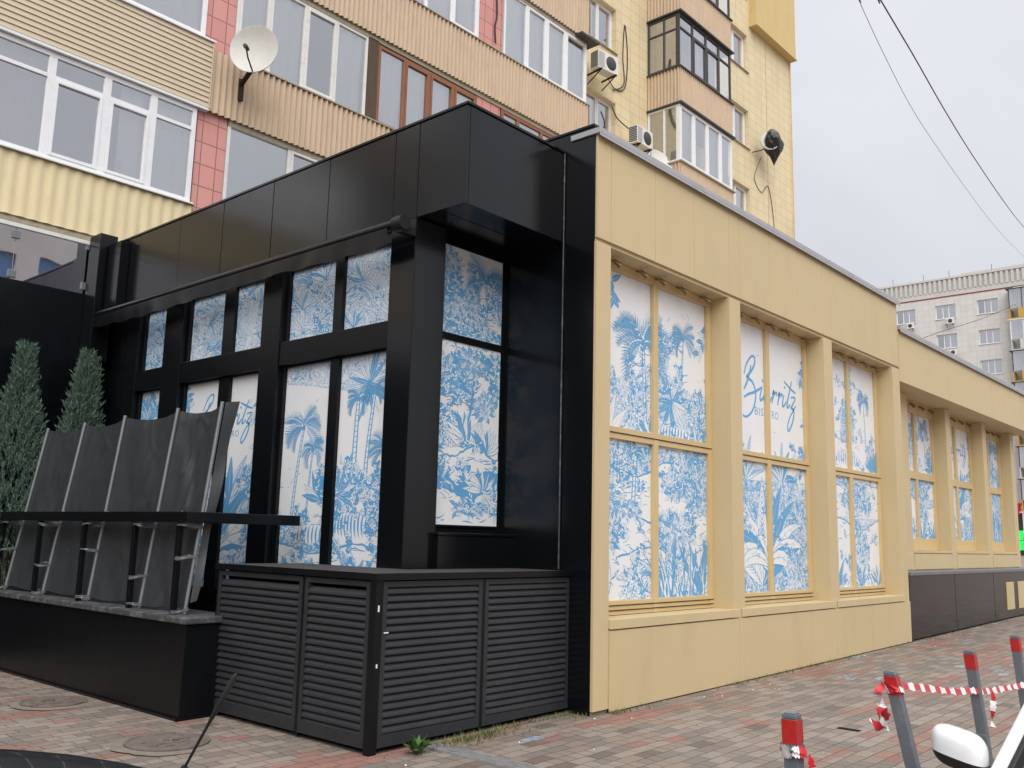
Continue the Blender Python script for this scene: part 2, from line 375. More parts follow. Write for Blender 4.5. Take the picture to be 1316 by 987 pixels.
def copy_tree(o, parent=None):
    c = o.copy(); COL.objects.link(c)
    if parent is not None: c.parent = parent; c.matrix_parent_inverse = o.matrix_parent_inverse.copy()
    for ch in list(o.children): copy_tree(ch, c)
    return c
# ------------------------------------------------------------------ the blue print (vector drawing, clipped to each pane)
class Toile:
    INK, WHITE, ENG, ENGL = 0, 1, 2, 3
    def __init__(s, W, H, seed): s.W = W; s.H = H; s.t = []; s.k = 0; s.base = .715; s.gap = (.372, .472, .528, .650); s.r = random.Random(seed)
    def layer(s): s.k += 1
    def tri(s, a, b, c, col): s.t.append((a, b, c, col, s.k))
    def strip(s, A, B, col):
        s.k += 1
        for i in range(len(A) - 1):
            s.tri(A[i], B[i], B[i + 1], col); s.tri(A[i], B[i + 1], A[i + 1], col)
    def fan(s, c, P, col):
        s.k += 1
        for i in range(len(P)): s.tri(c, P[i], P[(i + 1) % len(P)], col)
    def ribbon(s, P, w, col=0):
        n = len(P); A = []; B = []
        for i, p in enumerate(P):
            a = P[max(i - 1, 0)]; b = P[min(i + 1, n - 1)]
            dx, dy = b[0] - a[0], b[1] - a[1]; l = math.hypot(dx, dy) or 1
            ww = (w(i / (n - 1)) if callable(w) else w) / 2
            A.append((p[0] - dy / l * ww, p[1] + dx / l * ww)); B.append((p[0] + dy / l * ww, p[1] - dx / l * ww))
        s.strip(A, B, col)
    def curve(s, x, y, ang, ln, bend, n=7):
        P = [(x, y)]; a = ang
        for i in range(n):
            x += math.cos(a) * ln / n; y += math.sin(a) * ln / n; a += bend / n; P.append((x, y))
        return P
    def leaf(s, x, y, ang, ln, wd, white=True, bend=0, o=.008, veins=True):
        P = s.curve(x, y, ang, ln, bend, 7)
        prof = lambda t: wd * math.sin(math.pi * min(1, max(0, t)) ** .75)
        s.layer(); s.ribbon(P, lambda t: prof(t) + 2 * o * (1 - .6 * t), 0)
        if white:
            s.layer(); s.ribbon(P, lambda t: max(0, prof(t) - .002), 1)
            s.layer(); s.ribbon(P, lambda t: o * (1 - t), 0)
            if veins and wd > .05:
                for i in range(1, 6):
                    p = P[i]; a = ang + bend * i / 7
                    for sg in (-1, 1):
                        if s.r.random() < .75: s.ribbon(s.curve(p[0], p[1], a + sg * .8, wd * .42 * math.sin(math.pi * (i / 7)), -sg * .5, 3), lambda t: o * .7 * (1 - t * .7), 0)
        else:
            s.layer(); s.ribbon(P, lambda t: o * .8 * (1 - t), 1)
    def frond(s, x, y, ang, ln, droop, white=False, n=16, wd=.3):
        P = [(x, y)]; a = ang; sg = 1 if math.cos(ang) >= 0 else -1
        st = ln / n
        for i in range(n):
            x += math.cos(a) * st; y += math.sin(a) * st; a -= sg * droop / n; P.append((x, y))
        s.layer()
        for i in range(2, n):
            t = i / n; L_ = ln * wd * math.sin(math.pi * (t * .8 + .15)); p = P[i]
            d = math.atan2(P[i][1] - P[i - 1][1], P[i][0] - P[i - 1][0])
            for q in (-1, 1):
                e = s.curve(p[0], p[1], d + q * (.95 - .3 * t) , L_ * s.r.uniform(.75, 1.1), -.5 if q > 0 else .2, 2)
                s.ribbon(e, lambda u: ln * .019 * (1 - u) + .002, 0)
        s.layer(); s.ribbon(P, lambda t: ln * .03 * (1 - t) + .003, 1 if white else 0)
    def palm(s, x, y, h, lean, cr, nf=11, tw=.035, droop=1.9, wh=.4):
        top = (x + lean, y + h)
        P = [(x + lean * (t / 10) ** 1.6, y + h * t / 10) for t in range(11)]
        s.layer(); s.ribbon(P, lambda t: tw * (1.5 - .6 * t) + .014, 0)
        s.layer(); s.ribbon(P, lambda t: tw * (1.5 - .6 * t) * .62, 1)
        s.layer()
        for i in range(int(h / .055)):
            t = i / (h / .055); xx = x + lean * t ** 1.6; w = tw * (1.5 - .6 * t) * .5
            s.ribbon([(xx - w, y + h * t), (xx + w, y + h * t + .012)], .008, 0)
        for i in range(nf):
            a = math.pi * (-.12 + 1.24 * (i + .5) / nf) + s.r.uniform(-.1, .1)
            s.frond(top[0], top[1], a, cr * s.r.uniform(.8, 1.1), droop * s.r.uniform(.7, 1.1), s.r.random() < wh)
        s.layer(); s.fan(top, [(top[0] + .03 * math.cos(k), top[1] + .03 * math.sin(k)) for k in range(7)], 0)
    def blob(s, cx, cy, rx, ry, col, rough=.18, n=34):
        s.layer(); ph = s.r.random() * 9
        P = []
        for k in range(n):
            a = 2 * math.pi * k / n
            q = 1 + rough * (math.sin(a * 5 + ph) * .5 + math.sin(a * 9 + ph * 2) * .4 + s.r.uniform(-.5, .5))
            P.append((cx + rx * q * math.cos(a), cy + ry * q * math.sin(a)))
        s.fan((cx, cy), P, col)
        if col == 0:
            s.layer()
            for k in range(int(260 * rx * ry / .06) if rx * ry < .12 else 300):
                a = s.r.uniform(0, 6.283); q = math.sqrt(s.r.random()); x = cx + rx * q * math.cos(a); y = cy + ry * q * math.sin(a)
                s.ribbon(s.curve(x, y, s.r.uniform(0, 6.28), s.r.uniform(.03, .09), s.r.uniform(-1.5, 1.5), 3), lambda t: .012 * math.sin(math.pi * min(1, t + .1)) + .001, 1)
    def foliage(s, x0, x1, y0, y1, n, sz=.06, white=.45):
        """fine engraved sprigs scattered over an area"""
        for i in range(n):
            x = s.r.uniform(x0, x1) * s.W; y = s.r.uniform(y0, y1) * s.H; a = s.r.uniform(.4, 2.7)
            P = s.curve(x, y, a, sz * 2.2, s.r.uniform(-1, 1), 4); s.layer(); s.ribbon(P, .007, 0); lv = []
            for j, p in enumerate(P[1:]):
                for sg in (-1, 1):
                    ln = sz * s.r.uniform(.6, 1.2); lv.append((s.curve(p[0], p[1], a + sg * s.r.uniform(.5, 1.2), ln, 0, 5), sz * .36, s.r.random() < white))
            for Q, w, wh in lv: s.ribbon(Q, lambda t, w=w: w * math.sin(math.pi * min(1, t) ** .75) + .009, 0)
            for k in range(3): s.ribbon(s.curve(x + s.r.uniform(-.1, .1), y + s.r.uniform(-.08, .08), s.r.uniform(-.4, .4), s.r.uniform(.05, .14), s.r.uniform(-1, 1), 3), .007, 0)
            s.layer()
            for Q, w, wh in lv:
                if wh: s.ribbon(Q, lambda t, w=w: max(0, w * math.sin(math.pi * min(1, t) ** .75) - .003), 1)
    def bush(s, cx, cy, rx, ry, n, sz=.11, base=0, white=.72):
        s.blob(cx, cy, rx, ry, (2 if s.r.random() < .55 else 0) if base == 0 else base)
        sz *= .82; todo = int(n * 1.5)
        while todo > 0:
            lv = []
            for i in range(min(7, todo)):
                a = s.r.uniform(0, 2 * math.pi); q = math.sqrt(s.r.random()) * 1.05
                lv.append((s.curve(cx + rx * q * math.cos(a), cy + ry * q * math.sin(a), a + s.r.uniform(-.8, .8), sz * s.r.uniform(.7, 1.4), s.r.uniform(-.6, .6), 6), sz * s.r.uniform(.3, .48), s.r.random() < white))
            todo -= 7; s.layer()
            for P, w, wh in lv: s.ribbon(P, lambda t: w * math.sin(math.pi * min(1, t) ** .75) + .012 * (1 - .6 * t), 0)
            s.layer()
            for P, w, wh in lv:
                if wh: s.ribbon(P, lambda t: max(0, w * math.sin(math.pi * min(1, t) ** .75) - .002), 1)
            s.layer()
            for P, w, wh in lv: s.ribbon(P, lambda t: .006 * (1 - t), 0 if wh else 1)
    def rosette(s, x, y, r, n=15, white=.5, wd=.2, full=False):
        for i in range(n):
            a = (2 * math.pi * i / n if full else math.pi * (.02 + .96 * (i + .5) / n)) + s.r.uniform(-.08, .08)
            s.leaf(x, y, a, r * s.r.uniform(.75, 1.1), r * wd, s.r.random() < white, s.r.uniform(-.5, .5), .007, False)
    def grass(s, x0, x1, y, h, n):
        for i in range(n):
            x = s.r.uniform(x0, x1)
            if i % 8 == 0: s.layer()
            s.ribbon(s.curve(x, y + s.r.uniform(-.05, .05), math.pi / 2 + s.r.uniform(-.6, .6), h * s.r.uniform(.5, 1.15), s.r.uniform(-1, 1), 5),
                     lambda t: .022 * (1 - t) + .002, 0 if s.r.random() < .68 else 1)
    def hill(s, y, amp, col=1, hatch=40, bottom=0):
        ph = s.r.random() * 7; n = 26; f = s.r.uniform(2, 4)
        top = [(s.W * i / n, y + amp * math.sin(f * i / n * 3 + ph) + s.r.uniform(-.015, .015)) for i in range(n + 1)]
        s.layer(); s.strip(top, [(p[0], bottom) for p in top], col)
        s.layer(); s.ribbon(top, lambda t: .012 + .012 * abs(math.sin(t * 17)), 0)
        for k in range(hatch):
            x = s.r.uniform(0, s.W); i = min(n, int(x / s.W * n)); yy = top[i][1] - s.r.uniform(.01, .42)
            if yy < bottom: continue
            s.ribbon(s.curve(x, yy, s.r.uniform(-.5, .35), s.r.uniform(.05, .2), s.r.uniform(-.8, .8), 4), lambda t: .013 * math.sin(math.pi * min(1, t + .05)) + .002, 0)
    def banana(s, x, y, h, n=7, spread=1.0):
        for i in range(n):
            a = math.pi / 2 + spread * (i - (n - 1) / 2) / n * 2.2 + s.r.uniform(-.1, .1)
            b = -(a - math.pi / 2) * -0.9
            ln = h * s.r.uniform(.75, 1.1); wd = h * .2
            P = s.curve(x, y, a, ln, b, 10)
            prof = lambda t: wd * math.sin(math.pi * min(1, t) ** .8)
            s.layer(); s.ribbon(P, lambda t: prof(t) + .016, 0)
            if s.r.random() < .7:
                s.layer(); s.ribbon(P, lambda t: max(0, prof(t) - .002), 1); s.layer()
                for j in range(1, 10):
                    p = P[j]; aa = a + b * j / 10
                    for sg in (-1, 1):
                        for e in (0, .5):
                            s.ribbon(s.curve(p[0] + math.cos(aa) * e * ln / 10, p[1] + math.sin(aa) * e * ln / 10, aa + sg * .75, prof(j / 10) * .62, -sg * .4, 3), lambda t: .012 * (1 - t) + .002, 0)
                s.ribbon(P, lambda t: .016 * (1 - t), 0)
            else:
                s.layer(); s.ribbon(P, lambda t: .012 * (1 - t), 1)
    def striped(s, cx, cy, rx, ry):
        s.blob(cx, cy, rx + .012, ry + .012, 0, .05); s.blob(cx, cy, rx, ry, 1, .05); s.layer()
        for k in range(11):
            x = cx + rx * (-.9 + 1.8 * k / 10); hh = ry * math.sqrt(max(.02, 1 - ((x - cx) / rx) ** 2))
            s.ribbon(s.curve(x, cy + hh * .95, -1.9, hh * 1.5, .9, 5), lambda t: .03 * math.sin(math.pi * min(1, t * .9 + .1)), 0)
    def spray(s, x, y, ang, n, sz=.13):
        """a hanging leafy branch"""
        P = s.curve(x, y, ang, n * sz * .5, s.r.uniform(-.8, .8), n)
        s.layer(); s.ribbon(P, .012, 0)
        for i, p in enumerate(P):
            for sg in (-1, 1):
                s.leaf(p[0], p[1], ang + sg * s.r.uniform(.4, 1.1), sz * s.r.uniform(.7, 1.2), sz * .34, s.r.random() < .5, 0, .006)
    def specks(s, n, y0, y1):
        s.layer()
        for i in range(n):
            x = s.r.uniform(0, s.W); y = s.r.uniform(y0, y1)
            s.ribbon(s.curve(x, y, s.r.uniform(-.6, .9), s.r.uniform(.02, .09), s.r.uniform(-1.5, 1.5), 3), .007, 0)
    def lettering(s, ox, oy, ux, uy):
        """the shop lettering: a brush-script word over a small spaced capital line"""
        def sp(P, w):
            Q = []
            for i in range(len(P) - 1):
                p0 = P[max(i - 1, 0)]; p1 = P[i]; p2 = P[i + 1]; p3 = P[min(i + 2, len(P) - 1)]
                for k in range(5):
                    t = k / 5
                    Q.append(tuple(.5 * ((2 * p1[a]) + (-p0[a] + p2[a]) * t + (2 * p0[a] - 5 * p1[a] + 4 * p2[a] - p3[a]) * t * t + (-p0[a] + 3 * p1[a] - 3 * p2[a] + p3[a]) * t ** 3) for a in (0, 1)))
            Q.append(P[-1])
            s.layer(); s.ribbon([(ox + (q[0] + .12 * q[1]) * ux, oy + q[1] * uy) for q in Q], lambda t: w * (.75 + .35 * math.sin(t * 3.1)), 0)
        W = .042 * ux / .23
        sp([(.62, 2.75), (.5, 2.1), (.2, 1.2), (-.15, .55)], W)
        sp([(-.25, 1.85), (.0, 2.7), (.55, 3.45), (1.05, 3.5), (1.1, 2.95), (.75, 2.3), (.2, 1.75), (.25, 1.6), (.95, 1.35), (1.42, .7), (1.5, -.2), (1.1, -1.15), (.4, -1.65), (-.1, -1.6)], W)
        sp([(-.1, -.1), (.5, .25), (1.3, .55), (2.0, .95), (2.35, 1.15)], W * .95)
        for x in (2.2, 5.55):
            sp([(x + .12, 1.05), (x - .05, .35), (x, .02), (x + .25, .12), (x + .5, .5)], W * .95)
            sp([(x + .12, 1.62), (x + .2, 1.8)], W * 1.2)
        sp([(3.4, .95), (3.05, .98), (2.75, .55), (2.75, .08), (3.0, .05), (3.3, .55), (3.45, 1.0)], W * .95)
        sp([(3.45, 1.02), (3.32, .35), (3.4, .03), (3.65, .2), (3.85, .6)], W * .95)
        for x in (3.9, 4.75):
            sp([(x, .75), (x + .2, 1.15), (x + .12, .55), (x - .02, -.02)], W * .95)
            sp([(x + .02, .3), (x + .3, .85), (x + .6, 1.05), (x + .62, .75)], W * .9)
        sp([(6.75, 2.45), (6.45, 1.3), (6.2, .3), (6.35, .0), (6.7, .35)], W)
        sp([(5.55, 2.25), (6.2, 1.95), (7.0, 1.62), (7.5, 1.5)], W * .9)
        sp([(6.75, .95), (7.1, 1.05), (7.45, .98), (7.0, .25), (6.9, .05), (7.25, -.05), (7.35, -.6), (7.05, -1.5), (6.6, -2.05), (6.45, -1.6), (6.75, -.8), (7.6, .35)], W * .9)
        for word, ua, ub in (('BIS', s.gap[0], s.gap[1]), ('TRO', s.gap[2], s.gap[3])):
            cu = bpy.data.curves.new('lettering', 'FONT'); cu.body = word; cu.size = 1; cu.space_character = 1.1; cu.resolution_u = 2
            tmp = bpy.data.objects.new('lettering', cu); COL.objects.link(tmp)
            dg = bpy.context.evaluated_depsgraph_get(); dg.update()
            me = tmp.evaluated_get(dg).to_mesh(); me.calc_loop_triangles()
            xs = [v.co.x for v in me.vertices]; k = (ub - ua) * s.W / (max(xs) - min(xs))
            s.layer()
            for lt in me.loop_triangles:
                s.tri(*[(ua * s.W + (me.vertices[i].co.x - min(xs)) * k, oy - 1.30 * uy + me.vertices[i].co.y * .95 * uy) for i in lt.vertices], 0)
            tmp.evaluated_get(dg).to_mesh_clear(); bpy.data.objects.remove(tmp); bpy.data.curves.remove(cu)
    # -------- compositions
    def compose(s, kind):
        W, H, r = s.W, s.H, s.r
        s.fo = []
        if kind == 'logo':
            s.fo = [(0, 1, .03, .36, 30), (0, .3, .4, .5, 6), (.8, 1, .4, .55, 8)]
            s.specks(10, H * .52, H * .95)
            s.spray(-.05, H * .99, -.9, 4, .15); s.spray(-.03, H * .84, -.7, 4, .15); s.spray(W + .02, H * .95, -2.0, 6, .15); s.spray(W + .02, H * .70, -2.3, 3, .12)
            s.banana(W * .25, H * .40, .62, 6); s.banana(W * .66, H * .40, .60, 7); s.bush(W * .97, H * .52, .22, .2, 12); s.bush(0, H * .46, .2, .2, 10)
            s.layer(); s.strip([(0, 0), (W, 0)], [(0, H * .40), (W, H * .42)], 2)
            s.banana(W * .42, H * .02, 1.45, 9, .75)
            for i in range(9):
                sd = -1 if i % 2 else 1
                s.leaf(W * .5, H * (.02 + .01 * i), math.pi / 2 - sd * (.15 + .12 * i), 1.5 - .06 * i, .20, i % 3 != 0, -sd * (1.1 + .1 * i), .012)
            s.bush(W * .12, .18, .26, .24, 16, .12); s.bush(W * .8, .2, .3, .26, 20, .12)
            s.grass(0, W, 0, .3, 24)
            s.lettering(W * .262, H * s.base, W * .080, .165 * H / 3.6)
        elif kind == 'jungle':
            s.fo = [(0, 1, .30, .72, 46), (0, 1, .05, .4, 46), (.35, .75, .6, .82, 14)]
            s.specks(20, H * .6, H)
            s.spray(-.03, H * .99, -.5, 5, .2); s.spray(.25, H * 1.0, -1.2, 4, .2); s.spray(-.02, H * .86, -1.1, 6, .2); s.spray(W, H * .93, -2.2, 5, .18)
            s.palm(W * .74, H * .55, H * .30, .06, .34, 10, .02)
            s.layer(); s.strip([(0, H * .28), (W * .2, H * .28), (W * .5, H * .28), (W * .8, H * .28), (W, H * .28)], [(0, H * .60), (W * .2, H * .66), (W * .5, H * .74), (W * .8, H * .68), (W, H * .60)], 3)
            s.bush(W * .56, H * .78, .14, .40, 26, .09); s.bush(W * .9, H * .6, .3, .2, 26, .1)
            s.palm(W * .44, H * .42, H * .38, -.05, .62, 13, .05)
            s.bush(W * .12, H * .62, .26, .42, 26, .13); s.bush(W * .35, H * .56, .22, .24, 20)
            s.rosette(W * .66, H * .63, .42, 22, .35, .12, True); s.bush(W * .9, H * .5, .26, .25, 24, .13)
            s.striped(W * .67, H * .51, .36, .15)
            s.rosette(W * .12, H * .45, .62, 15, .5); s.rosette(W * .9, H * .44, .45, 13, .5); s.rosette(W * .48, H * .46, .4, 13, .4)
            s.layer(); s.strip([(0, 0), (W, 0)], [(0, H * .46), (W, H * .47)], 2)
            s.hill(H * .40, .10, 1, 46, H * .2); s.bush(W * .2, H * .40, .3, .14, 26, .1); s.bush(W * .75, H * .36, .5, .16, 44, .12)
            s.palm(W * .33, H * .06, H * .38, .08, .2, 7, .06)
            s.hill(H * .25, .08, 1, 34, H * .1); s.bush(W * .26, H * .27, .34, .10, 24, .11); s.bush(W * .68, H * .20, .44, .2, 48, .13)
            s.hill(H * .14, .06, 1, 22, 0); s.blob(W * .12, H * .1, .3, .2, 0, .1); s.blob(W * .12, H * .1, .28, .18, 1, .1)
            s.banana(W * .62, -.1, .85, 9); s.bush(W * .36, .12, .24, .26, 24, .14); s.rosette(W * .9, -.02, .75, 15, .5, .13); s.grass(W * .5, W, 0, .75, 60); s.bush(W * .1, H * .31, .3, .2, 26, .12); s.bush(W * .16, H * .20, .3, .14, 24, .12); s.bush(W * .9, H * .32, .3, .22, 26, .12); s.specks(60, 0, H * .45)
            s.leaf(W * .1, -.05, 1.2, .6, .26, True, .4, .014)
        elif kind == 'pale':
            s.fo = [(0, 1, .3, .75, 46), (0, 1, .02, .3, 26), (.3, .7, .7, .9, 12)]
            s.specks(24, H * .55, H)
            s.spray(.15, H * 1.0, -1.5, 6, .16); s.bush(W * .55, H * .9, .10, .3, 16, .08)
            s.palm(W * .80, H * .60, H * .24, -.05, .3, 9, .02)
            s.bush(W * .5, H * .72, .26, .42, 46, .1); s.bush(W * .2, H * .66, .22, .3, 24, .1); s.bush(W * .88, H * .58, .2, .24, 18, .1)
            s.striped(W * .5, H * .545, .5, .17); s.rosette(W * .15, H * .50, .42, 13, .5); s.rosette(W * .92, H * .52, .36, 11, .3)
            s.layer(); s.strip([(0, 0), (W, 0)], [(0, H * .47), (W, H * .45)], 3)
            s.hill(H * .44, .05, 1, 20, H * .3); s.bush(W * .6, H * .38, .6, .26, 60, .14, 0, .8); s.bush(W * .12, H * .36, .22, .22, 22, .12)
            s.hill(H * .27, .1, 1, 12, 0); s.bush(W * .66, H * .17, .32, .24, 26, .14, 0, .75); s.bush(W * .1, H * .17, .34, .34, 34, .14)
            s.banana(W * .28, -.04, .5, 7); s.rosette(W * .62, 0, .4, 13, .4); s.rosette(W * .92, 0, .36, 11, .4); s.grass(0, W, 0, .26, 30)
        elif kind == 'tall':
            s.fo = [(0, 1, .02, .34, 50), (.4, 1, .3, .5, 20)]
            s.specks(26, H * .4, H)
            s.layer(); s.strip([(0, H * .93), (W * .3, H * .90), (W * .6, H * .86), (W, H * .84)], [(0, H), (W * .3, H), (W * .6, H), (W, H)], 3)
            s.rosette(W * .80, H * .88, .42, 17, .4, .10, True)
            s.palm(W * .16, H * .26, H * .46, .14, .40, 11, .028, 1.9, .5); s.palm(W * .30, H * .3, H * .32, .06, .24, 9, .015, 2.4)
            s.palm(W * .70, H * .46, H * .36, .03, .24, 8, .05); s.palm(W * .80, H * .46, H * .38, .1, .22, 8, .035); s.palm(W * .96, H * .4, H * .2, -.02, .3, 9, .02)
            s.bush(W * .66, H * .46, .22, .26, 28, .1); s.bush(W * .9, H * .44, .2, .2, 20, .1); s.rosette(W * .58, H * .42, .34, 15, .3, .12, True); s.rosette(W * .42, H * .40, .34, 13, .4)
            s.bush(W * .14, H * .26, .34, .16, 30, .1)
            s.striped(W * .38, H * .235, .36, .16); s.striped(W * .72, H * .28, .3, .19)
            s.layer(); s.strip([(0, 0), (W, 0)], [(0, H * .22), (W, H * .22)], 2)
            s.hill(H * .2, .05, 1, 26, 0); s.banana(W * .75, H * .02, .46, 9); s.bush(W * .3, H * .09, .3, .14, 30, .11); s.rosette(W * .94, H * .02, .3, 11, .4); s.grass(0, W, 0, .2, 30)
        elif kind == 'garden':
            s.fo = [(0, 1, .4, .9, 46), (0, 1, .02, .3, 16)]
            s.specks(30, 0, H)
            s.spray(.08, H * .99, -1.3, 7, .13); s.bush(W * .18, H * .93, .16, .16, 26, .09, 0, .35); s.bush(W * .14, H * .80, .2, .24, 44, .085, 0, .8)
            s.palm(W * .78, H * .64, H * .26, -.04, .42, 14, .02, 2.1, .3); s.bush(W * .45, H * .79, .2, .14, 34, .085, 0, .8); s.bush(W * .95, H * .8, .12, .16, 14, .1, 0, .3)
            s.bush(W * .2, H * .70, .26, .14, 40, .09, 0, .6); s.bush(W * .6, H * .70, .3, .13, 44, .09, 0, .65); s.bush(W * .95, H * .56, .12, .28, 18, .1, 0, .25)
            s.bush(W * .55, H * .58, .2, .14, 34, .09, 0, .25); s.bush(W * .4, H * .50, .2, .13, 30, .09, 0, .3); s.bush(W * .12, H * .53, .13, .2, 22, .09, 0, .4); s.bush(W * .75, H * .43, .17, .12, 24, .1, 0, .3)
            s.layer(); s.ribbon([(W * .45, H * .3), (W * .55, H * .4), (W * .6, H * .52)], .03, 0)
            s.blob(W * .16, H * .34, .26, .22, 0, .2); s.rosette(W * .5, H * .28, .36, 13, .75, .2); s.rosette(W * .8, H * .26, .3, 11, .6, .2)
            s.hill(H * .26, .06, 1, 26, 0); s.hill(H * .17, .07, 0, 0, H * .1); s.rosette(W * .14, H * .16, .22, 17, .3, .14, True); s.rosette(W * .75, H * .12, .3, 11, .7, .22)
            s.hill(H * .11, .05, 1, 16, 0); s.bush(W * .6, H * .06, .26, .07, 20, .09, 0, .6); s.bush(W * .95, H * .08, .14, .14, 14, .1)
        elif kind == 'dense':
            s.fo = [(0, 1, 0, 1, 45, .06, .8)]
            s.layer(); s.strip([(0, 0), (W, 0)], [(0, H), (W, H)], 3)
            for i in range(14): s.rosette(r.uniform(0, W), r.uniform(0, H * .9), r.uniform(.15, .34), 11, .85, .14)
            for i in range(6): s.frond(r.uniform(0, W), r.uniform(0, H), r.uniform(0, 3.1), r.uniform(.3, .6), 1.2, True)
        for f in s.fo: s.foliage(*f)
    def stack(s):
        """each drawn shape lies a hair above whatever it overlaps, so the whole print stays about 3 mm thick"""
        cell = .03; top = {}; s.z = {}; shapes = {}
        for a, b, c, col, k in s.t:
            q = shapes.setdefault(k, set())
            for i in range(int(min(a[0], b[0], c[0]) // cell), int(max(a[0], b[0], c[0]) // cell) + 1):
                for j in range(int(min(a[1], b[1], c[1]) // cell), int(max(a[1], b[1], c[1]) // cell) + 1): q.add((i, j))
        for k in sorted(shapes):
            z = 1 + max(top.get(q, 0) for q in shapes[k]); s.z[k] = z
            for q in shapes[k]: top[q] = z
        s.zmax = max(s.z.values())
    def emit(s, mb, O, U, V, Nn, u0, u1, v0, v1, mats=(1, 0)):
        """panel [u0,u1]x[v0,v1] of the drawing, laid on plane O + u U + v V, facing Nn"""
        O = Vector(O); U = Vector(U); V = Vector(V); Nn = Vector(Nn)
        def P(p, d): return O + U * p[0] + V * p[1] + Nn * d
        fl = U.cross(V).dot(Nn) > 0
        def poly(ps, d, m):
            vs = [P(p, d) for p in ps]
            if not fl: vs = vs[::-1]
            mb.add(vs, [tuple(range(len(vs)))], m)
        poly([(u0, v0), (u1, v0), (u1, v1), (u0, v1)], 0, 1)
        if not hasattr(s, 'zmax'): s.stack()
        step = min(2e-5, .004 / s.zmax)
        for a, b, c, col, k in s.t:
            xs = (a[0], b[0], c[0]); ys = (a[1], b[1], c[1])
            if max(xs) <= u0 or min(xs) >= u1 or max(ys) <= v0 or min(ys) >= v1: continue
            ar = (b[0] - a[0]) * (c[1] - a[1]) - (b[1] - a[1]) * (c[0] - a[0])
            if abs(ar) < 1e-9: continue
            ps = [a, b, c] if ar > 0 else [a, c, b]
            if min(xs) < u0 or max(xs) > u1 or min(ys) < v0 or max(ys) > v1:
                for ax, lim, sg in ((0, u0, 1), (0, u1, -1), (1, v0, 1), (1, v1, -1)):
                    out = []
                    for i in range(len(ps)):
                        p, q = ps[i], ps[(i + 1) % len(ps)]
                        ip = (p[ax] - lim) * sg >= 0; iq = (q[ax] - lim) * sg >= 0
                        if ip: out.append(p)
                        if ip != iq:
                            t = (lim - p[ax]) / (q[ax] - p[ax]); out.append((p[0] + (q[0] - p[0]) * t, p[1] + (q[1] - p[1]) * t))
                    ps = out
                    if len(ps) < 3: break
                if len(ps) < 3: continue
            poly(ps, .0004 + s.z[k] * step, col)
TM = ['ink', 'paper', 'engraved', 'engraved_light']
# ------------------------------------------------------------------ ground
g = MB(); n = 40
def gp(u, v):
    x = -160 + 480 * u; y = -240 + 480 * v; return (x, y, zg(x))
g.grid(gp, 12, 12, 0, False)
tag(g.build('pavement', 'pavers'), None, None, kind='structure')

# ------------------------------------------------------------------ windows covered with printed film
def film_window(parent, O, U, Nn, cols, rows, drawing, frame_mat, fr, depth, name='window', vz=None):
    """cols / rows: list of (a,b) pane spans along U and Z; fr: (u0,u1,z0,z1) outer frame; depth: frame stands this far before the film"""
    O = Vector(O); U = Vector(U); Nn = Vector(Nn); Z = Vector((0, 0, 1))
    f = MB()
    def bx(a, b, c, d, dep=depth):
        P = []
        for w in (0, dep):
            for (p, q) in ((a, c), (b, c), (b, d), (a, d)): P.append(O + U * p + Z * q + Nn * w)
        f.hexa(P if U.cross(Z).dot(Nn) > 0 else [P[i] for i in (1, 0, 3, 2, 5, 4, 7, 6)])
    u0, u1, z0, z1 = fr
    us = [u0] + [x for c in cols for x in c] + [u1]
    for i in range(0, len(us), 2):
        if us[i + 1] - us[i] > .003: bx(us[i], us[i + 1], z0, z1)
    zs = [z0] + [x for c in rows for x in c] + [z1]
    for c in cols:
        for i in range(0, len(zs), 2):
            if zs[i + 1] - zs[i] > .003: bx(c[0], c[1], zs[i], zs[i + 1], depth - .004)
    w = f.build(name, frame_mat, parent, .004)
    T = drawing; zb = rows[0][0]
    for c in cols:
        for r_ in rows:
            m = MB(); T.emit(m, O + Z * zb - U * 0, U, Z, Nn, c[0], c[1], r_[0] - zb, r_[1] - zb)
            m.build('printed_pane', TM, w)
    return w

def spotlight(parent, x, y, z):
    m = MB(); m.tube([(x, y + .06, z + .02), (x, y, z)], .012, 6); m.tube([(x - .02, y, z + .01), (x + .05, y - .05, z - .055)], [.018, .034], 8)
    return m.build('spotlight', 'brass', parent)

# ------------------------------------------------------------------ the beige pavilion
pv = thing('beige_pavilion', 'tall beige metal-clad pavilion with three deep window bays of blue jungle print', 'building', (4.4, 0, 0))
BAYS = [(.22, 2.77), (3.05, 5.62), (5.92, 8.46)]
m = MB()
PX = [-.03, .218, 1.07, 1.92, 2.772, 3.048, 3.9, 4.77, 5.622, 5.918, 6.77, 7.6, 8.462, 8.80]
for a, b in zip(PX, PX[1:]): m.box(a + .003, b - .003, 0, .03, 4.74, 5.86)
m.build('fascia_panel', 'beige', pv, .003)
m = MB(); m.box(-.02, 8.79, .032, .60, 4.745, 5.85); m.box(-.02, 8.79, .028, .30, 4.70, 4.742)
m.build('soffit', 'beige', pv)
for a, b in ((-.03, .22), (2.77, 3.05), (5.62, 5.92), (8.46, 8.80)):
    m = MB(); m.box(a, b, .001, .30, .04, 4.70, 0, zg); m.build('pier', 'beige', pv, .003)
m = MB()
for a, b in ((.224, 2.872), (2.878, 5.742), (5.748, 8.80)):
    m.box(a, b, -.012, -.002, .012, .775, 0, zg)
for a, b in BAYS: m.box(a + .002, b - .002, .0, .29, .04, .78, 0, zg)
m.build('apron_panel', 'beige', pv, .002)
for (a, b), (c, d) in zip(((.224, 2.872), (2.95, 5.742), (5.80, 8.55)), BAYS):
    m = MB(); m.box(a, b, -.022, -.001, .79, .885); m.box(c + .002, d - .002, -.001, .268, .80, .884); m.build('sill', 'beige', pv, .004)
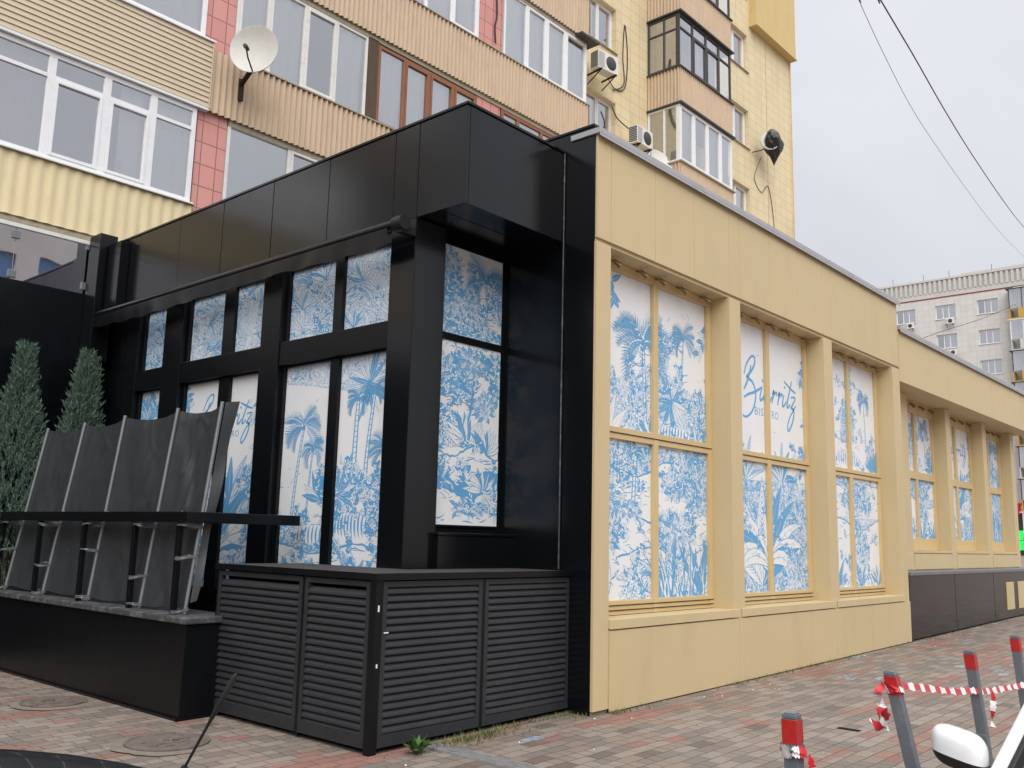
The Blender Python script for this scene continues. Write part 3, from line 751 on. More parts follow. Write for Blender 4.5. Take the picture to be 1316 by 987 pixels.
m = MB(); m.box(-.06, 8.86, -.05, .34, 5.865, 5.925); m.box(-.06, 8.86, -.05, -.044, 5.83, 5.864)
m.build('coping', 'coping', pv, .004)
m = MB(); m.box(-.034, .0, .034, 1.32, -.02, 5.96); m.box(-.05, .30, .036, 1.34, 5.962, 5.99)
m.build('side_wall', 'black', pv, .003)
m = MB(); m.box(.005, 8.79, .34, 8.2, 5.6, 5.82); m.build('roof', 'roofing', pv)
m = MB(); m.box(.005, 8.78, .45, 8.2, -.3, 5.58); m.build('inner_wall', 'void', pv)
m = MB(); m.box(.03, 8.75, .10, .44, -.3, .06, 0, lambda x: zg(x) + .28 if False else 0); m.build('foundation', 'void', pv)
kinds = ['jungle', 'logo', 'pale']
for (a, b), kd, sd in zip(BAYS, kinds, (5, 11, 8)):
    W = b - a; T = Toile(W, 3.58, sd); T.compose(kd)
    mid = W / 2
    w = film_window(pv, (a, .31, 0), (1, 0, 0), (0, -1, 0), [(.09, mid - .05), (mid + .05, W - .09)], [(1.035, 2.735), (2.865, 4.60)], T, 'beige_dark', (.002, W - .002, .887, 4.698), .045)
    for z in (2.80, .985, .935):                                # shadow gaps between sash and frame
        m = MB(); m.box(a + .02, b - .02, .2595, .266, z - .004, z + .004); m.build('sash_gap', 'void', w)
    for i in range(5): spotlight(pv, a + .3 + (W - .6) * i / 4 + random.Random(i + sd).uniform(-.1, .1), .19, 4.655)

# ------------------------------------------------------------------ lower annex
ax = thing('beige_annex', 'lower beige annex on a polished black granite plinth, three print-covered bays under a deep eave', 'building', (14, 0, 0))
AB = [(10.30, 12.57), (12.87, 15.20), (15.50, 17.60)]
m = MB(); q = [8.82, 9.9, 11.1, 12.3, 13.5, 14.7, 15.9, 17.1, 18.4]
for a, b in zip(q, q[1:]): m.box(a + .003, b - .003, 0, .03, 4.5, 5.40)
m.build('fascia_panel', 'beige', ax, .003)
m = MB(); m.box(8.82, 18.4, .032, .75, 4.505, 5.39); m.build('soffit', 'beige', ax)
m = MB(); m.box(8.82, 18.46, -.05, .3, 5.41, 5.47); m.box(8.82, 18.46, -.05, -.044, 5.37, 5.408); m.build('coping', 'coping', ax, .004)
for a, b in ((8.82, 10.30), (12.57, 12.87), (15.20, 15.50), (17.60, 17.92)):
    m = MB(); m.box(a, b, .39, .70, 1.25, 4.503); m.build('pier', 'beige', ax, .004)
m = MB(); m.box(8.82, 17.92, .385, .68, 1.256, 1.56)
for a, b in ((8.9, 10.2), (10.32, 12.6), (12.84, 15.22), (15.48, 17.7)): m.box(a, b, .375, .384, 1.27, 1.545)
m.build('apron_panel', 'beige', ax, .003)
for a, b in AB:
    m = MB(); m.box(a, b, .37, .66, 1.565, 1.61); m.build('sill', 'beige', ax, .004)
m = MB(); m.box(8.84, 26, .001, .42, .03, 1.19, 0, zg)
for x in (11.3, 13.9, 16.6, 19, 21.5): m.box(x - .003, x + .003, -.0015, .0, .05, 1.18, 1, zg)
m.build('plinth', ['granite', 'void'], ax)
m = MB(); m.box(8.84, 26, -.03, .44, 1.195, 1.25); m.build('plinth_cap', 'galv', ax, .004)
for a in (14.83, 15.79, 16.75, 17.7):
    m = MB(); m.box(a, a + .6, -.012, -.002, .40, .98); m.build('plinth_inlay', 'beige', ax)
m = MB(); m.box(8.84, 17.9, .75, 8.2, 0, 5.3); m.build('inner_wall', 'beige', ax)
for (a, b), kd, sd in zip(AB, ['pale', 'logo', 'jungle'], (21, 22, 23)):
    W = b - a; T = Toile(W, 2.6, sd); T.compose(kd); mid = W / 2
    w = film_window(ax, (a, .68, 0), (1, 0, 0), (0, -1, 0), [(.09, mid - .05), (mid + .05, W - .09)], [(1.84, 2.985), (3.13, 4.28)], T, 'beige_dark', (.002, W - .002, 1.612, 4.503), .05)
    for i in range(4): spotlight(ax, a + .3 + (W - .6) * i / 3, .60, 4.44)

# ------------------------------------------------------------------ black glazed bistro at the corner
bb = thing('black_bistro', 'black metal-clad bistro corner with glossy fascia, square column and print-covered windows', 'building', (-.8, 3, 0))
YS = [.432, 1.10, 1.46, 2.55, 3.62, 4.70, 5.75, 6.85, 7.9]
m = MB(); rr = random.Random(4)
for a, b in zip(YS, YS[1:]):
    t = rr.uniform(-.002, .002)
    m.hexa([(-1.54 + t, a + .003, 4.76), (-1.54 - t, b - .003, 4.76), (-1.50, b - .003, 4.76), (-1.50, a + .003, 4.76),
            (-1.54 + t, a + .003, 5.75), (-1.54 - t, b - .003, 5.75), (-1.50, b - .003, 5.75), (-1.50, a + .003, 5.75)])
m.box(-1.498, -.037, .432, .47, 4.76, 5.75)
m.build('fascia_panel', 'black', bb, .003)
m = MB(); m.box(-1.499, -.037, .471, 1.5, 4.775, 4.81); m.box(-1.499, -.9, 1.5, 7.9, 4.775, 4.81)
for y in (.80,): m.box(-1.49, -.05, y - .003, y + .003, 4.771, 4.776)
m.build('soffit', 'black', bb)
m = MB(); m.box(-1.555, -.02, .415, .52, 5.752, 5.78); m.box(-1.555, -1.42, .521, 7.9, 5.752, 5.78); m.build('coping', 'black', bb, .003)
m = MB(); m.box(-1.40, -.04, .53, 8.1, 5.55, 5.72); m.build('roof', 'roofing', bb)
m = MB(); m.box(-1.54, -1.12, 1.10, 1.46, -.05, 4.758); m.build('column', 'black', bb, .004)
m = MB(); m.box(-.06, -.036, 1.325, 1.36, 0, 4.77); m.box(-1.118, -.04, 1.24, 1.30, -.05, 1.74); m.box(-1.118, -.04, 1.29, 1.4, 4.68, 4.77); m.box(-.105, -.037, 1.24, 1.3, 1.74, 4.77); m.box(-1.118, -1.08, 1.24, 1.3, 1.74, 4.77)
m.box(-1.45, -1.30, 1.46, 7.9, -.05, .95); m.box(-1.45, -1.30, 6.66, 7.9, .95, 4.77); m.box(-1.449, -1.3, 1.462, 6.66, 4.62, 4.77)
m.build('wall', 'black', bb, .003)
m = MB(); m.box(-1.15, -.02, 1.03, 1.238, 1.30, 1.66); m.box(-1.16, -.03, 1.02, 1.238, 1.662, 1.69); m.build('window_ledge', 'black', bb, .004)
for a, b in ((3.33, 3.70), (5.50, 5.96), (6.68, 7.0)):
    m = MB(); m.box(-1.53, -1.43, a, b, -.05, 4.76); m.build('post', 'black_matte', bb, .004)
for a, b in ((1.464, 3.328), (3.702, 5.498), (5.962, 6.678)):
    m = MB(); m.box(-1.515, -1.43, a, b, 3.50, 3.77); m.build('transom', 'black_matte', bb, .004)
def leftwin(y_hi, y_lo, cols, rows, kd, sd, H=3.6):
    W = y_hi - y_lo; T = Toile(W, rows[-1][1] - rows[0][0], sd); T.compose(kd)
    return T
rowsL = [(1.0, 3.48), (3.79, 4.60)]
def Lwin(hi, lo, spans, kd_low, kd_up, sd):
    W = hi - lo; cols = sorted((hi - b, hi - a) for a, b in spans)
    Tl = Toile(W, 2.48, sd); Tl.base = .77; Tl.gap = (.36, .465, .60, .73); Tl.compose(kd_low)
    w = film_window(bb, (-1.42, hi, 0), (0, -1, 0), (-1, 0, 0), cols, [rowsL[0]], Tl, 'black_matte', (0, W, .952, 3.505), .045)
    Tu = Toile(W, .9, sd + 50); Tu.compose(kd_up)
    w2 = film_window(bb, (-1.42, hi, 0), (0, -1, 0), (-1, 0, 0), cols, [rowsL[1]], Tu, 'black_matte', (0, W, 3.765, 4.618), .045)
Lwin(3.35, 1.462, [(1.55, 2.30), (2.45, 3.28)], 'tall', 'dense', 31)
Lwin(5.48, 3.71, [(3.74, 4.40), (4.64, 5.44)], 'logo', 'dense', 34)
Lwin(6.66, 5.97, [(6.0, 6.62)], 'jungle', 'dense', 35)
T = Toile(1.0, 2.9, 41); T.compose('garden')
film_window(bb, (-1.10, 1.24, 0), (1, 0, 0), (0, -1, 0), [(.02, 1.0)], [(1.77, 3.65), (3.725, 4.66)], T, 'black_matte', (0, 1.0, 1.745, 4.675), .02)
m = MB(); m.box(-1.25, -.1, 1.45, 7.9, -.1, 4.7); m.build('inner_wall', 'void', bb)
m = MB(); m.box(-1.80, -1.545, 7.55, 7.89, 4.0, 5.86); m.build('corner_post', 'black', bb, .004)
m = MB(); m.box(-1.68, -1.545, 7.15, 7.5, 4.74, 5.70); m.build('corner_post', 'black', bb, .004)
m = MB(); m.tube([(-.05, .425, 5.75), (-.05, .425, 1.36)], .008, 8); m.build('edge_strip', 'capgrey', bb)

# awning
aw = thing('retracted_awning', 'rolled-up black awning with hanging valance above the bistro windows', 'awning', (-1.7, 4.3, 4.6))
m = MB(); m.tube([(-1.72, 1.20, 4.655), (-1.72, 7.6, 4.655)], .052, 14); m.build('cassette', 'black_matte', aw)
m = MB(); m.tube([(-1.72, 1.06, 4.655), (-1.72, 1.20, 4.655)], .075, 14); m.box(-1.74, -1.545, 1.09, 1.17, 4.56, 4.64); m.build('end_cap', 'plastic', aw, .006)
for y in (3.5, 5.7):
    m = MB(); m.box(-1.70, -1.545, y, y + .1, 4.56, 4.72); m.build('bracket', 'black_matte', aw)
m = MB()
def val(u, v):
    y = 1.26 + 6.3 * u; w = .006 * math.sin(y * 5 + math.sin(y * 2.3) * 2) + .003 * math.sin(y * 17)
    return (-1.775 + w * v, y, 4.62 - v * (.17 + .02 * math.sin(y * 1.3)) + .012 * math.sin(y * 11) * v)
m.grid(val, 160, 5); m.build('valance', 'black_matte', aw)

# black terrace wall with glass balustrade on the left
tw = thing('terrace_wall', 'tall black terrace wall at far left carrying a reflective glass balustrade', 'wall', (-4, 8, 0))
m = MB(); m.box(-9, -1.46, 7.9, 8.1, -.3, 5.0); m.build('wall', 'black', tw)
m = MB(); m.box(-1.80, -1.46, 7.98, 8.05, 4.9, 5.80); m.build('end_panel', 'black', tw)
for a, b in ((-9, -5.006), (-5.0, -2.803), (-2.797, -1.81)):
    m = MB(); m.box(a, b, 7.93, 7.945, 5.002, 5.744); m.build('glass_panel', 'glass_dark', tw)
m = MB(); m.box(-9, -1.5, 7.90, 7.975, 5.745, 5.80); m.build('top_rail', 'old_white', tw, .003)
for x, z in ((-2.80, 5.64), (-2.80, 5.08), (-1.78, 5.72), (-1.80, 5.12)):
    m = MB(); m.box(x - .055, x + .055, 7.905, 7.928, z - .055, z + .055); m.build('glass_clamp', 'galv', tw, .005)

# ------------------------------------------------------------------ louvred equipment cabinet
cb = thing('louvred_cabinet', 'black louvred equipment cabinet standing at the bistro corner', 'cabinet', (-1.5, 1, 0))
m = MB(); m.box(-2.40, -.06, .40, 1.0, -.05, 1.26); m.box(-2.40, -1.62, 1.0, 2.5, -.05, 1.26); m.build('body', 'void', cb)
def louver(x0, x1, face, name='louvre_panel'):
    """face 'y': panel on plane y=.3 between x0..x1; 'x': on plane x=-2.52 between y x0..x1"""
    m = MB(); z0, z1 = .045, 1.285; fw = .045; n = 19
    def bx(a, b, d0, d1, za, zb, fl=True):
        if face == 'y': m.box(a, b, .30 + d0, .30 + d1, za, zb, 0, zg if za < .06 else None)
        else: m.box(-2.52 + d0, -2.52 + d1, a, b, za + (-.034 if za < .06 else 0), zb)
    bx(x0, x0 + fw, 0, .05, z0, z1); bx(x1 - fw, x1, 0, .05, z0, z1); bx(x0 + fw, x1 - fw, .001, .05, z1 - fw, z1); bx(x0 + fw, x1 - fw, .001, .05, z0, z0 + fw + .02)
    p = (z1 - z0 - 2 * fw - .02) / n
    for i in range(n):
        za = z0 + fw + .02 + i * p
        # a tilted blade with a rounded lip
        prof = [(.006, za + .002), (.0, za + .010), (.004, za + p * .45), (.030, za + p * 1.06), (.036, za + p * 1.02), (.014, za + .005)]
        a, b = x0 + fw + .001, x1 - fw - .001
        if face == 'y': A = [(a, .30 + d, z) for d, z in prof]; B = [(b, .30 + d, z) for d, z in prof]
        else: A = [(-2.52 + d, b, z - .034) for d, z in prof]; B = [(-2.52 + d, a, z - .034) for d, z in prof]
        k = len(prof)
        m.add(A + B, [((j + 1) % k, j, k + j, k + (j + 1) % k) for j in range(k)] + [tuple(range(k)), tuple(range(2 * k - 1, k - 1, -1))])
    return m.build(name, 'louver', cb)
louver(-2.44, -1.285, 'y'); louver(-1.245, -.025, 'y'); louver(.37, 1.225, 'x'); louver(1.265, 2.585, 'x')
for q in ((-2.525, -2.445, .295, .365, .0, 1.30, 0, zg), (-1.283, -1.247, .305, .35, .02, 1.29, 0, zg), (-.023, .004, .302, .35, .02, 1.29, 0, zg), (-2.515, -2.47, 1.228, 1.262, -.02, 1.29), (-2.515, -2.45, 2.588, 2.62, -.04, 1.30)):
    m = MB(); m.box(*q); m.build('corner_post', 'black_matte', cb, .004)
m = MB(); m.box(-2.4, -1.55, 2.586, 2.615, -.03, 1.29); m.build('back_panel', 'black_matte', cb)
m = MB()
def top1(u, v):
    x = -2.53 + 2.53 * u; y = .285 + .95 * v; return (x, y, 1.352 + .006 * math.sin(x * 3) * math.sin(y * 4) + (.03 * max(0, 1 - abs(x + .75) / .12) * max(0, v - .5)))
m.box(-2.535, -.036, .285, 1.02, 1.302, 1.345); m.box(-2.535, -1.545, 1.021, 2.63, 1.302, 1.345)
m.build('top_board', ['board'], cb, .004)
m = MB(); m.box(-2.54, -.036, .275, .284, 1.296, 1.35); m.box(-2.545, -2.536, .276, 2.63, 1.296, 1.35); m.build('edge_trim', 'black_matte', cb)
m = MB()
for p in ((-2.495, .2935, 1.05, 1.10), (-2.49, .2935, .62, .65)): m.box(p[0], p[0] + .016, p[1], p[1] + .001, p[2], p[3])
m.box(-2.42, -2.37, .2985, .2995, .88, .89)
m.build('sticker', 'tape_white', cb)

# ------------------------------------------------------------------ planter, rail, wind screen
pl = thing('planter_trough', 'long black sheet-metal planter trough with worn grey rim under the dark screen', 'planter', (-2.6, 5, 0))
m = MB(); m.hexa([(-2.88, 2.50, -.05), (-2.33, 2.52, -.045), (-2.33, 7.6, -.045), (-2.88, 7.6, -.05), (-2.86, 2.53, .80), (-2.36, 2.53, .80), (-2.36, 7.6, .80), (-2.86, 7.6, .80)])
m.build('body', 'black_matte', pl, .008)
m = MB(); m.box(-2.90, -2.32, 2.49, 7.62, .802, .862); m.build('rim', 'capgrey', pl, .012)
m = MB(); m.box(-2.905, -2.885, 2.48, 7.6, -.055, -.015); m.box(-2.905, -2.32, 2.478, 2.498, -.055, -.015); m.build('skirt', 'black_matte', pl)

rl = thing('terrace_rail', 'flat black terrace handrail running over the planter and turning to the windows', 'railing', (-2.75, 5, 0))
m = MB(); m.box(-2.83, -2.68, 2.70, 7.8, 1.725, 1.83); m.box(-2.679, -1.545, 2.70, 2.84, 1.725, 1.83); m.build('handrail', 'black_matte', rl, .008)
PY = [7.15, 6.03, 4.85, 3.69, 2.81]
for y in PY:
    m = MB(); m.box(-2.80, -2.75, y + .09, y + .14, .864, 1.723); m.build('post', 'black_matte', rl, .004)
m = MB(); m.box(-1.80, -1.76, 2.74, 2.79, -.03, 1.723); m.build('post', 'black_matte', rl, .004)
m = MB()
for y, x in ((7.3, -2.8), (5.5, -2.79), (4.4, -2.8), (2.9, -2.78), (2.75, -2.2), (2.74, -1.8)): m.lathe([(0, .006), (.008, .004), (.009, 0)], (x, y, 1.831), 8)
m.build('screw_head', 'galv', rl)

ws = thing('wind_screen', 'dark fabric wind screen stretched between five leaning grey tubes on the planter', 'screen', (-2.6, 5, .86))
LX = [.32, .30, .23, .24, .23]; BZ = .87; TZ = 2.93
for y, l in zip(PY, LX):
    m = MB(); m.tube([(-2.72, y, BZ), (-2.72 + l, y, TZ)], .019, 10); m.build('tube', 'galv', ws)
    for z, s_ in ((.90, .035), (1.30 + .12 * math.sin(y * 3), .03), (1.69, .03)):
        x = -2.72 + l * (z - BZ) / (TZ - BZ); m = MB()
        rs = random.Random(int(y * 100 + z * 10)); s_ *= rs.uniform(.3, .55)
        def wrap(u, v, x=x, y=y, z=z, s_=s_, k=rs.random() * 6):
            a = 2 * math.pi * u; cx = (x - 2.775) / 2; hx = (x + 2.775) / 2 + .034
            return (cx + hx * max(-1, min(1, 1.25 * math.cos(a))) + .004 * math.sin(v * 9 + k), y + .055 + (.052 + .03) * max(-1, min(1, 1.25 * math.sin(a))) + .004 * math.sin(u * 40 + k), z + (v - .5) * 2 * s_ * (1 + .3 * math.sin(a * 2 + k)) + .015 * math.sin(a + k))
        m.grid(wrap, 24, 4); m.build('tape_wrap', 'clear_tape', ws)
for i in range(4):
    ya, yb = PY[i], PY[i + 1]; la, lb = LX[i], LX[i + 1]; rs = random.Random(i * 7 + 1)
    def cloth(u, v, ya=ya, yb=yb, la=la, lb=lb, i=i):
        y = ya + (yb - ya) * u; ln = la + (lb - la) * u
        sag = .055 * 4 * u * (1 - u) * v ** 6
        hem = .012 * math.sin(u * 9 + i) * (1 - v) ** 8
        z = BZ + .03 + hem + (TZ - BZ - .05) * v - sag
        x = -2.72 + ln * v + .012
        e = math.sin(math.pi * u)
        w = .040 * mnoise.noise(Vector((u * 2.2 + v * 1.8 + i * 7, v * 2.0 - u * 2.5, i * 3.1))) + .014 * mnoise.noise(Vector((u * 7 - v * 5, v * 4 + u * 4, i * 2.7)))
        w += .006 * math.sin((u * 1.2 + v) * 16 + 3 * mnoise.noise(Vector((u * 3, v * 3, i)))) * (1 - abs(v - .35)) * .8
        q1 = abs(mnoise.noise(Vector((u * 2.0 + v * 3.0 + i * 5, v * 1.2 - u * 2, i * 1.3)))); q2 = abs(mnoise.noise(Vector((u * 5 - v * 2.0, v * 5 + u, i * 4.1))))
        w += .022 * math.sin(11 * (u * .7 + (1 - v)) + 2 * q1) * (1 - v) * u + .014 * math.sin(13 * (v * .8 - u * .5) + i) * v * (1 - u) - .010 * math.exp(-q1 * 26)
        return (x + e * (.03 + w), y, z)
    m = MB(); m.grid(cloth, 40, 60); o = m.build('fabric_panel', 'fabric' if 'fabric' in MT else 'black_matte', ws)
def flap(u, v):
    z = BZ + .1 + (TZ - BZ - .1) * v; x = -2.72 + .23 * (z - BZ) / (TZ - BZ)
    return (x + .03 + .13 * u * (.4 + .6 * v), 2.80 - .03 * u - .02 * math.sin(v * 14) * u, z + .02 * u)
m = MB(); m.grid(flap, 6, 30); m.build('fabric_flap', 'fabric' if 'fabric' in MT else 'black_matte', ws)
# ------------------------------------------------------------------ the apartment building behind
ab = thing('apartment_building', 'tall apartment block with peach corrugated balconies, pink and yellow tiled walls rising behind the pavilions', 'building', (9, 9.5, 0))
FY = 8.70
def curtain(parent, y, x0, x1, z0, z1, mat, seed):
    m = MB(); r = random.Random(seed); ph = r.random() * 9
    def fn(u, v):
        x = x0 + (x1 - x0) * u
        return (x, y + .025 * math.sin(x * 22 + ph + .6 * math.sin(x * 5)) + .02 * math.sin(v * 4 + ph), z0 + (z1 - z0) * v)
    m.grid(fn, max(8, int((x1 - x0) * 36)), 4); return m.build('curtain', mat, parent)
def awin(parent, y, x0, x1, z0, z1, mull, mat, fw=.06, tran=None, cells='', sash=(), seed=0, name='window', mw=.07, d=.07):
    f = MB()
    f.box(x0, x0 + fw, y, y + d, z0, z1); f.box(x1 - fw, x1, y, y + d, z0, z1)
    f.box(x0 + fw, x1 - fw, y + .001, y + d, z1 - fw, z1); f.box(x0 + fw, x1 - fw, y + .001, y + d, z0, z0 + fw)
    for mx in mull: f.box(mx - mw / 2, mx + mw / 2, y + .002, y + d, z0 + fw, z1 - fw)
    ed = [x0 + fw - mw / 2] + list(mull) + [x1 - fw + mw / 2]
    zt = tran if tran else z1 - fw
    if tran:
        for a, b in zip(ed, ed[1:]): f.box(a + mw / 2, b - mw / 2, y + .003, y + d, tran, tran + .06)
    for i in sash:
        a, b = ed[i] + mw / 2, ed[i + 1] - mw / 2; q = .05
        f.box(a, a + q, y - .012, y + .05, z0 + fw, zt); f.box(b - q, b, y - .012, y + .05, z0 + fw, zt)
        f.box(a + q, b - q, y - .012, y + .05, zt - q, zt); f.box(a + q, b - q, y - .012, y + .05, z0 + fw, z0 + fw + q)
    f.box(x0 - .03, x1 + .03, y - .07, y - .001, z0 - .03, z0 - .001)
    w = f.build(name, mat, parent, .004)
    m = MB(); m.quad((x0 + .02, y + .035, z0 + .02), (x1 - .02, y + .035, z0 + .02), (x1 - .02, y + .035, z1 - .02), (x0 + .02, y + .035, z1 - .02))
    m.build('pane', 'glass', w)
    for i, c in enumerate(cells):
        if c == '-': continue
        a, b = ed[i] + mw / 2 - .02, ed[i + 1] - mw / 2 + .02
        if c == 'f':
            m = MB(); m.box(a + .03, b - .03, y + .05, y + .06, z0 + .05, z1 - .05); m.build('frosted_pane', 'frost', w)
        elif c in 'cb': curtain(w, y + .14, a, b, z0 + .03, z1 - .05, 'curtain' if c == 'c' else 'curtain_beige', seed * 9 + i)
        elif c == 'h': curtain(w, y + .16, a + (b - a) * .35, b, z0 + .03, z1 - .05, 'curtain', seed * 9 + i)
    return w
def corr(parent, x0, x1, z0, z1, y, mat, pitch=.125, amp=.022, axis='x', name='corrugated_parapet', tri=False):
    m = MB(); n = max(4, int((x1 - x0) / pitch * 6))
    def fn(u, v):
        a = x0 + (x1 - x0) * u; w = amp * max(-.75, min(.75, math.sin(2 * math.pi * a / pitch))) / .75
        return (a, y + w, z0 + (z1 - z0) * v) if axis == 'x' else (y + w, a, z0 + (z1 - z0) * v)
    m.grid(fn, n, 1); return m.build(name, mat, parent)

# walls: the balcony part keeps dark rooms behind its glazing, the tiled part is recessed
m = MB(); m.box(-9, 11.25, 10.0, 10.3, 0, 26); m.build('room_wall', 'room', ab)
m = MB()
for z in (5.98, 9.0, 12.08, 15.18, 18.28, 21.4, 24.5): m.box(-9, 11.24, 8.80, 10.0, z - .14, z + .02)
m.build('floor_slab', 'slab', ab)
m = MB(); m.box(-9, 11.2, 8.8, 10.0, 0, 5.8); m.box(11.20, 11.26, 8.74, 9.9, 0, 26); m.build('side_wall', 'tile_yellow', ab)
# pink pilasters
for a, b, y in ((.16, .73, FY + .02), (7.05, 7.85, FY + .02)):
    m = MB(); m.box(a, b, y, 10, 5.6, 26); m.build('pilaster', 'tile_pink', ab)
# left balcony column: yellow apron, cream siding above each window
m = MB(); m.box(-9, .12, FY - .02, FY + .06, 6.02, 7.10); m.build('apron_backing', 'slab', ab)
corr(ab, -9, .14, 6.14, 7.09, FY - .05, 'corr_yellow', .19, .011, name='corrugated_apron')
m = MB(); m.box(-9, .2, FY - .16, FY + .1, 5.98, 6.06); m.box(-9, .18, FY - .09, FY - .0, 7.095, 7.125); m.build('flashing', 'slab', ab)
def siding(z0, z1, mat='siding'):
    m = MB(); n = int(round((z1 - z0) / .095)); p = (z1 - z0) / n
    for i in range(n):
        a = z0 + i * p
        m.hexa([(-9, FY - .105, a), (.27, FY - .105, a), (.27, FY - .05, a), (-9, FY - .05, a), (-9, FY - .088, a + p - .008), (.27, FY - .088, a + p - .008), (.27, FY - .05, a + p - .008), (-9, FY - .05, a + p - .008)])
    m.box(-9, .268, FY - .086, FY - .02, z0, z1 - .01)
    m.box(.268, .29, FY - .115, FY + .05, z0 - .01, z1 + .005)
    m.build('lap_siding', mat, ab)
    m = MB(); m.box(-9, .31, FY - .13, FY + .04, z1, z1 + .03); m.box(-9, .29, FY - .10, FY + .04, z0 - .05, z0 - .004); m.build('flashing', 'white_pvc', ab)
siding(8.90, 10.12); siding(12.0, 13.2); siding(15.1, 16.3); siding(18.2, 19.4)
awin(ab, FY - .04, -3.25, .11, 7.13, 8.84, [-2.30, -1.44, -.66], 'white_pvc', .075, 8.42, 'b-hc', (1, 2), 1, mw=.12)
awin(ab, FY - .04, -6.75, -3.27, 7.13, 8.84, [-5.9, -5.0, -4.1], 'white_pvc', .075, 8.42, 'bcb-', (1, 2), 2, mw=.12)
awin(ab, FY - .04, -3.9, .14, 10.17, 11.93, [-2.6, -1.32], 'white_pvc', .075, None, 'cbc', (), 3, mw=.09)
awin(ab, FY - .04, -8.0, -3.92, 10.17, 11.93, [-6.6, -5.3], 'white_pvc', .075, None, 'c-c', (), 3, mw=.09)
awin(ab, FY - .04, -3.9, .14, 13.24, 15.05, [-2.6, -1.3], 'white_pvc', .075, None, 'c-c', (1,), 4)
awin(ab, FY - .04, -3.9, .14, 16.34, 18.15, [-2.6, -1.3], 'white_pvc', .075, None, '-cc', (1,), 5)
# peach corrugated parapets, floor by floor
for z0, z1 in ((8.87, 10.02), (11.93, 13.17), (15.05, 16.28), (18.15, 19.38), (21.25, 22.45)):
    for a, b in ((.30 if z0 < 9 else .74, 7.9), (7.9, 11.27)):
        corr(ab, a, b, z0, z1, FY - .06, 'corr_pink', .122, .026)
    m = MB(); m.box(.74, 11.27, FY - .03, FY + .12, z0 + .02, z1 - .02); m.box(.74, 11.29, FY - .10, FY + .1, z1, z1 + .025); m.box(.74, 11.24, FY - .01, FY + .1, z0 - .10, z0 + .018); m.box(11.262, 11.282, FY - .09, 9.87, z0, z1)
    m.build('parapet_frame', 'slab', ab)
# first floor over the fascia
awin(ab, FY, .74, 3.75, 7.15, 8.82, [2.05, 2.9], 'old_white', .06, None, 'f--', (1, 2), 6)
awin(ab, FY, 3.8, 7.04, 7.15, 8.82, [4.6, 5.5, 6.3], 'brown_frame', .06, None, 'cccc', (), 7)
awin(ab, FY, 7.86, 11.22, 7.15, 8.82, [8.7, 9.6, 10.4], 'old_white', .06, None, 'cccc', (), 8)
awin(ab, FY, .74, 3.77, 10.05, 11.83, [1.46, 2.22, 2.98], 'old_white', .055, None, 'cc-c', (0, 2), 9)
m = MB(); m.box(3.78, 4.05, FY - .01, FY + .1, 10.05, 11.85); m.build('timber_post', 'wood', ab)
awin(ab, FY, 4.06, 7.04, 10.05, 11.80, [4.79, 5.53, 6.28], 'brown_frame', .07, None, 'cccc', (1, 2, 3), 10)
awin(ab, FY, 7.88, 11.22, 10.05, 11.83, [8.5, 9.4, 10.3], 'brown_frame', .09, 11.42, 'bbcb', (1, 2), 11, mw=.10)
awin(ab, FY, .74, 3.9, 13.2, 14.95, [1.5, 2.3, 3.1], 'white_pvc', .06, None, 'cc-c', (1,), 12)
awin(ab, FY, 3.92, 7.02, 13.2, 14.95, [4.55, 5.33, 6.14], 'white_pvc', .06, None, 'ccch', (3,), 13)
awin(ab, FY, 7.90, 11.24, 13.2, 14.98, [8.74, 9.53, 10.32], 'white_pvc', .06, None, 'cccc', (1, 2, 3), 14)
for k, z in enumerate((16.31, 19.41, 22.5)):
    awin(ab, FY, .74, 7.02, z, z + 1.76, [2.3, 3.9, 5.5], 'white_pvc', .06, None, 'c-cc', (1,), 15 + k)
    awin(ab, FY, 7.90, 11.24, z, z + 1.76, [8.74, 9.53, 10.32], 'white_pvc', .06, None, 'c-cc', (1,), 18 + k)
m = MB(); m.box(10.7, 11.5, FY - .25, 9.6, 14.99, 15.04); m.build('canopy_strip', 'dark_frame', ab)
# yellow tiled wall
TY = 9.90; holes = []; wins = []
for k in range(-2, 5):
    z = 13.2 + 3.1 * k
    holes += [(12.45, 14.30, z + .13, z + 1.60), (21.3, 22.98, z + .02, z + 1.55)]
m = MB(); m.wall(11.20, 26.65, 0, 31, TY, holes, .24, 0)
m.box(26.60, 26.65, TY + .01, 22, 0, 31); m.box(11.2, 26.6, 21.9, 22, 0, 30.9); m.box(-9, 26.6, 10.31, 21.9, 30.6, 30.9)
m.build('tiled_wall', 'tile_yellow', ab)
m = MB(); m.box(11.22, 26.5, TY + 1.1, TY + 1.2, 0, 30); m.build('room_wall', 'room', ab)
for i, h in enumerate(holes):
    c = ['-c', 'c-', 'cb', 'bc', 'h-'][i % 5]
    awin(ab, TY + .16, *h, [h[0] + (h[1] - h[0]) * (.58 if i % 2 == 0 else .48)], 'white_pvc' if i % 4 else 'old_white', .06, None, c, (1,), 30 + i)
for h in holes:
    m = MB(); m.box(h[0] - .05, h[1] + .05, TY - .06, TY + .1, h[2] - .03, h[2] - .002); m.build('window_sill', 'slab', ab)
m = MB(); m.box(24.5, 24.52, TY - .006, TY - .001, 9.9, 21.39); m.build('seam', 'slab', ab)
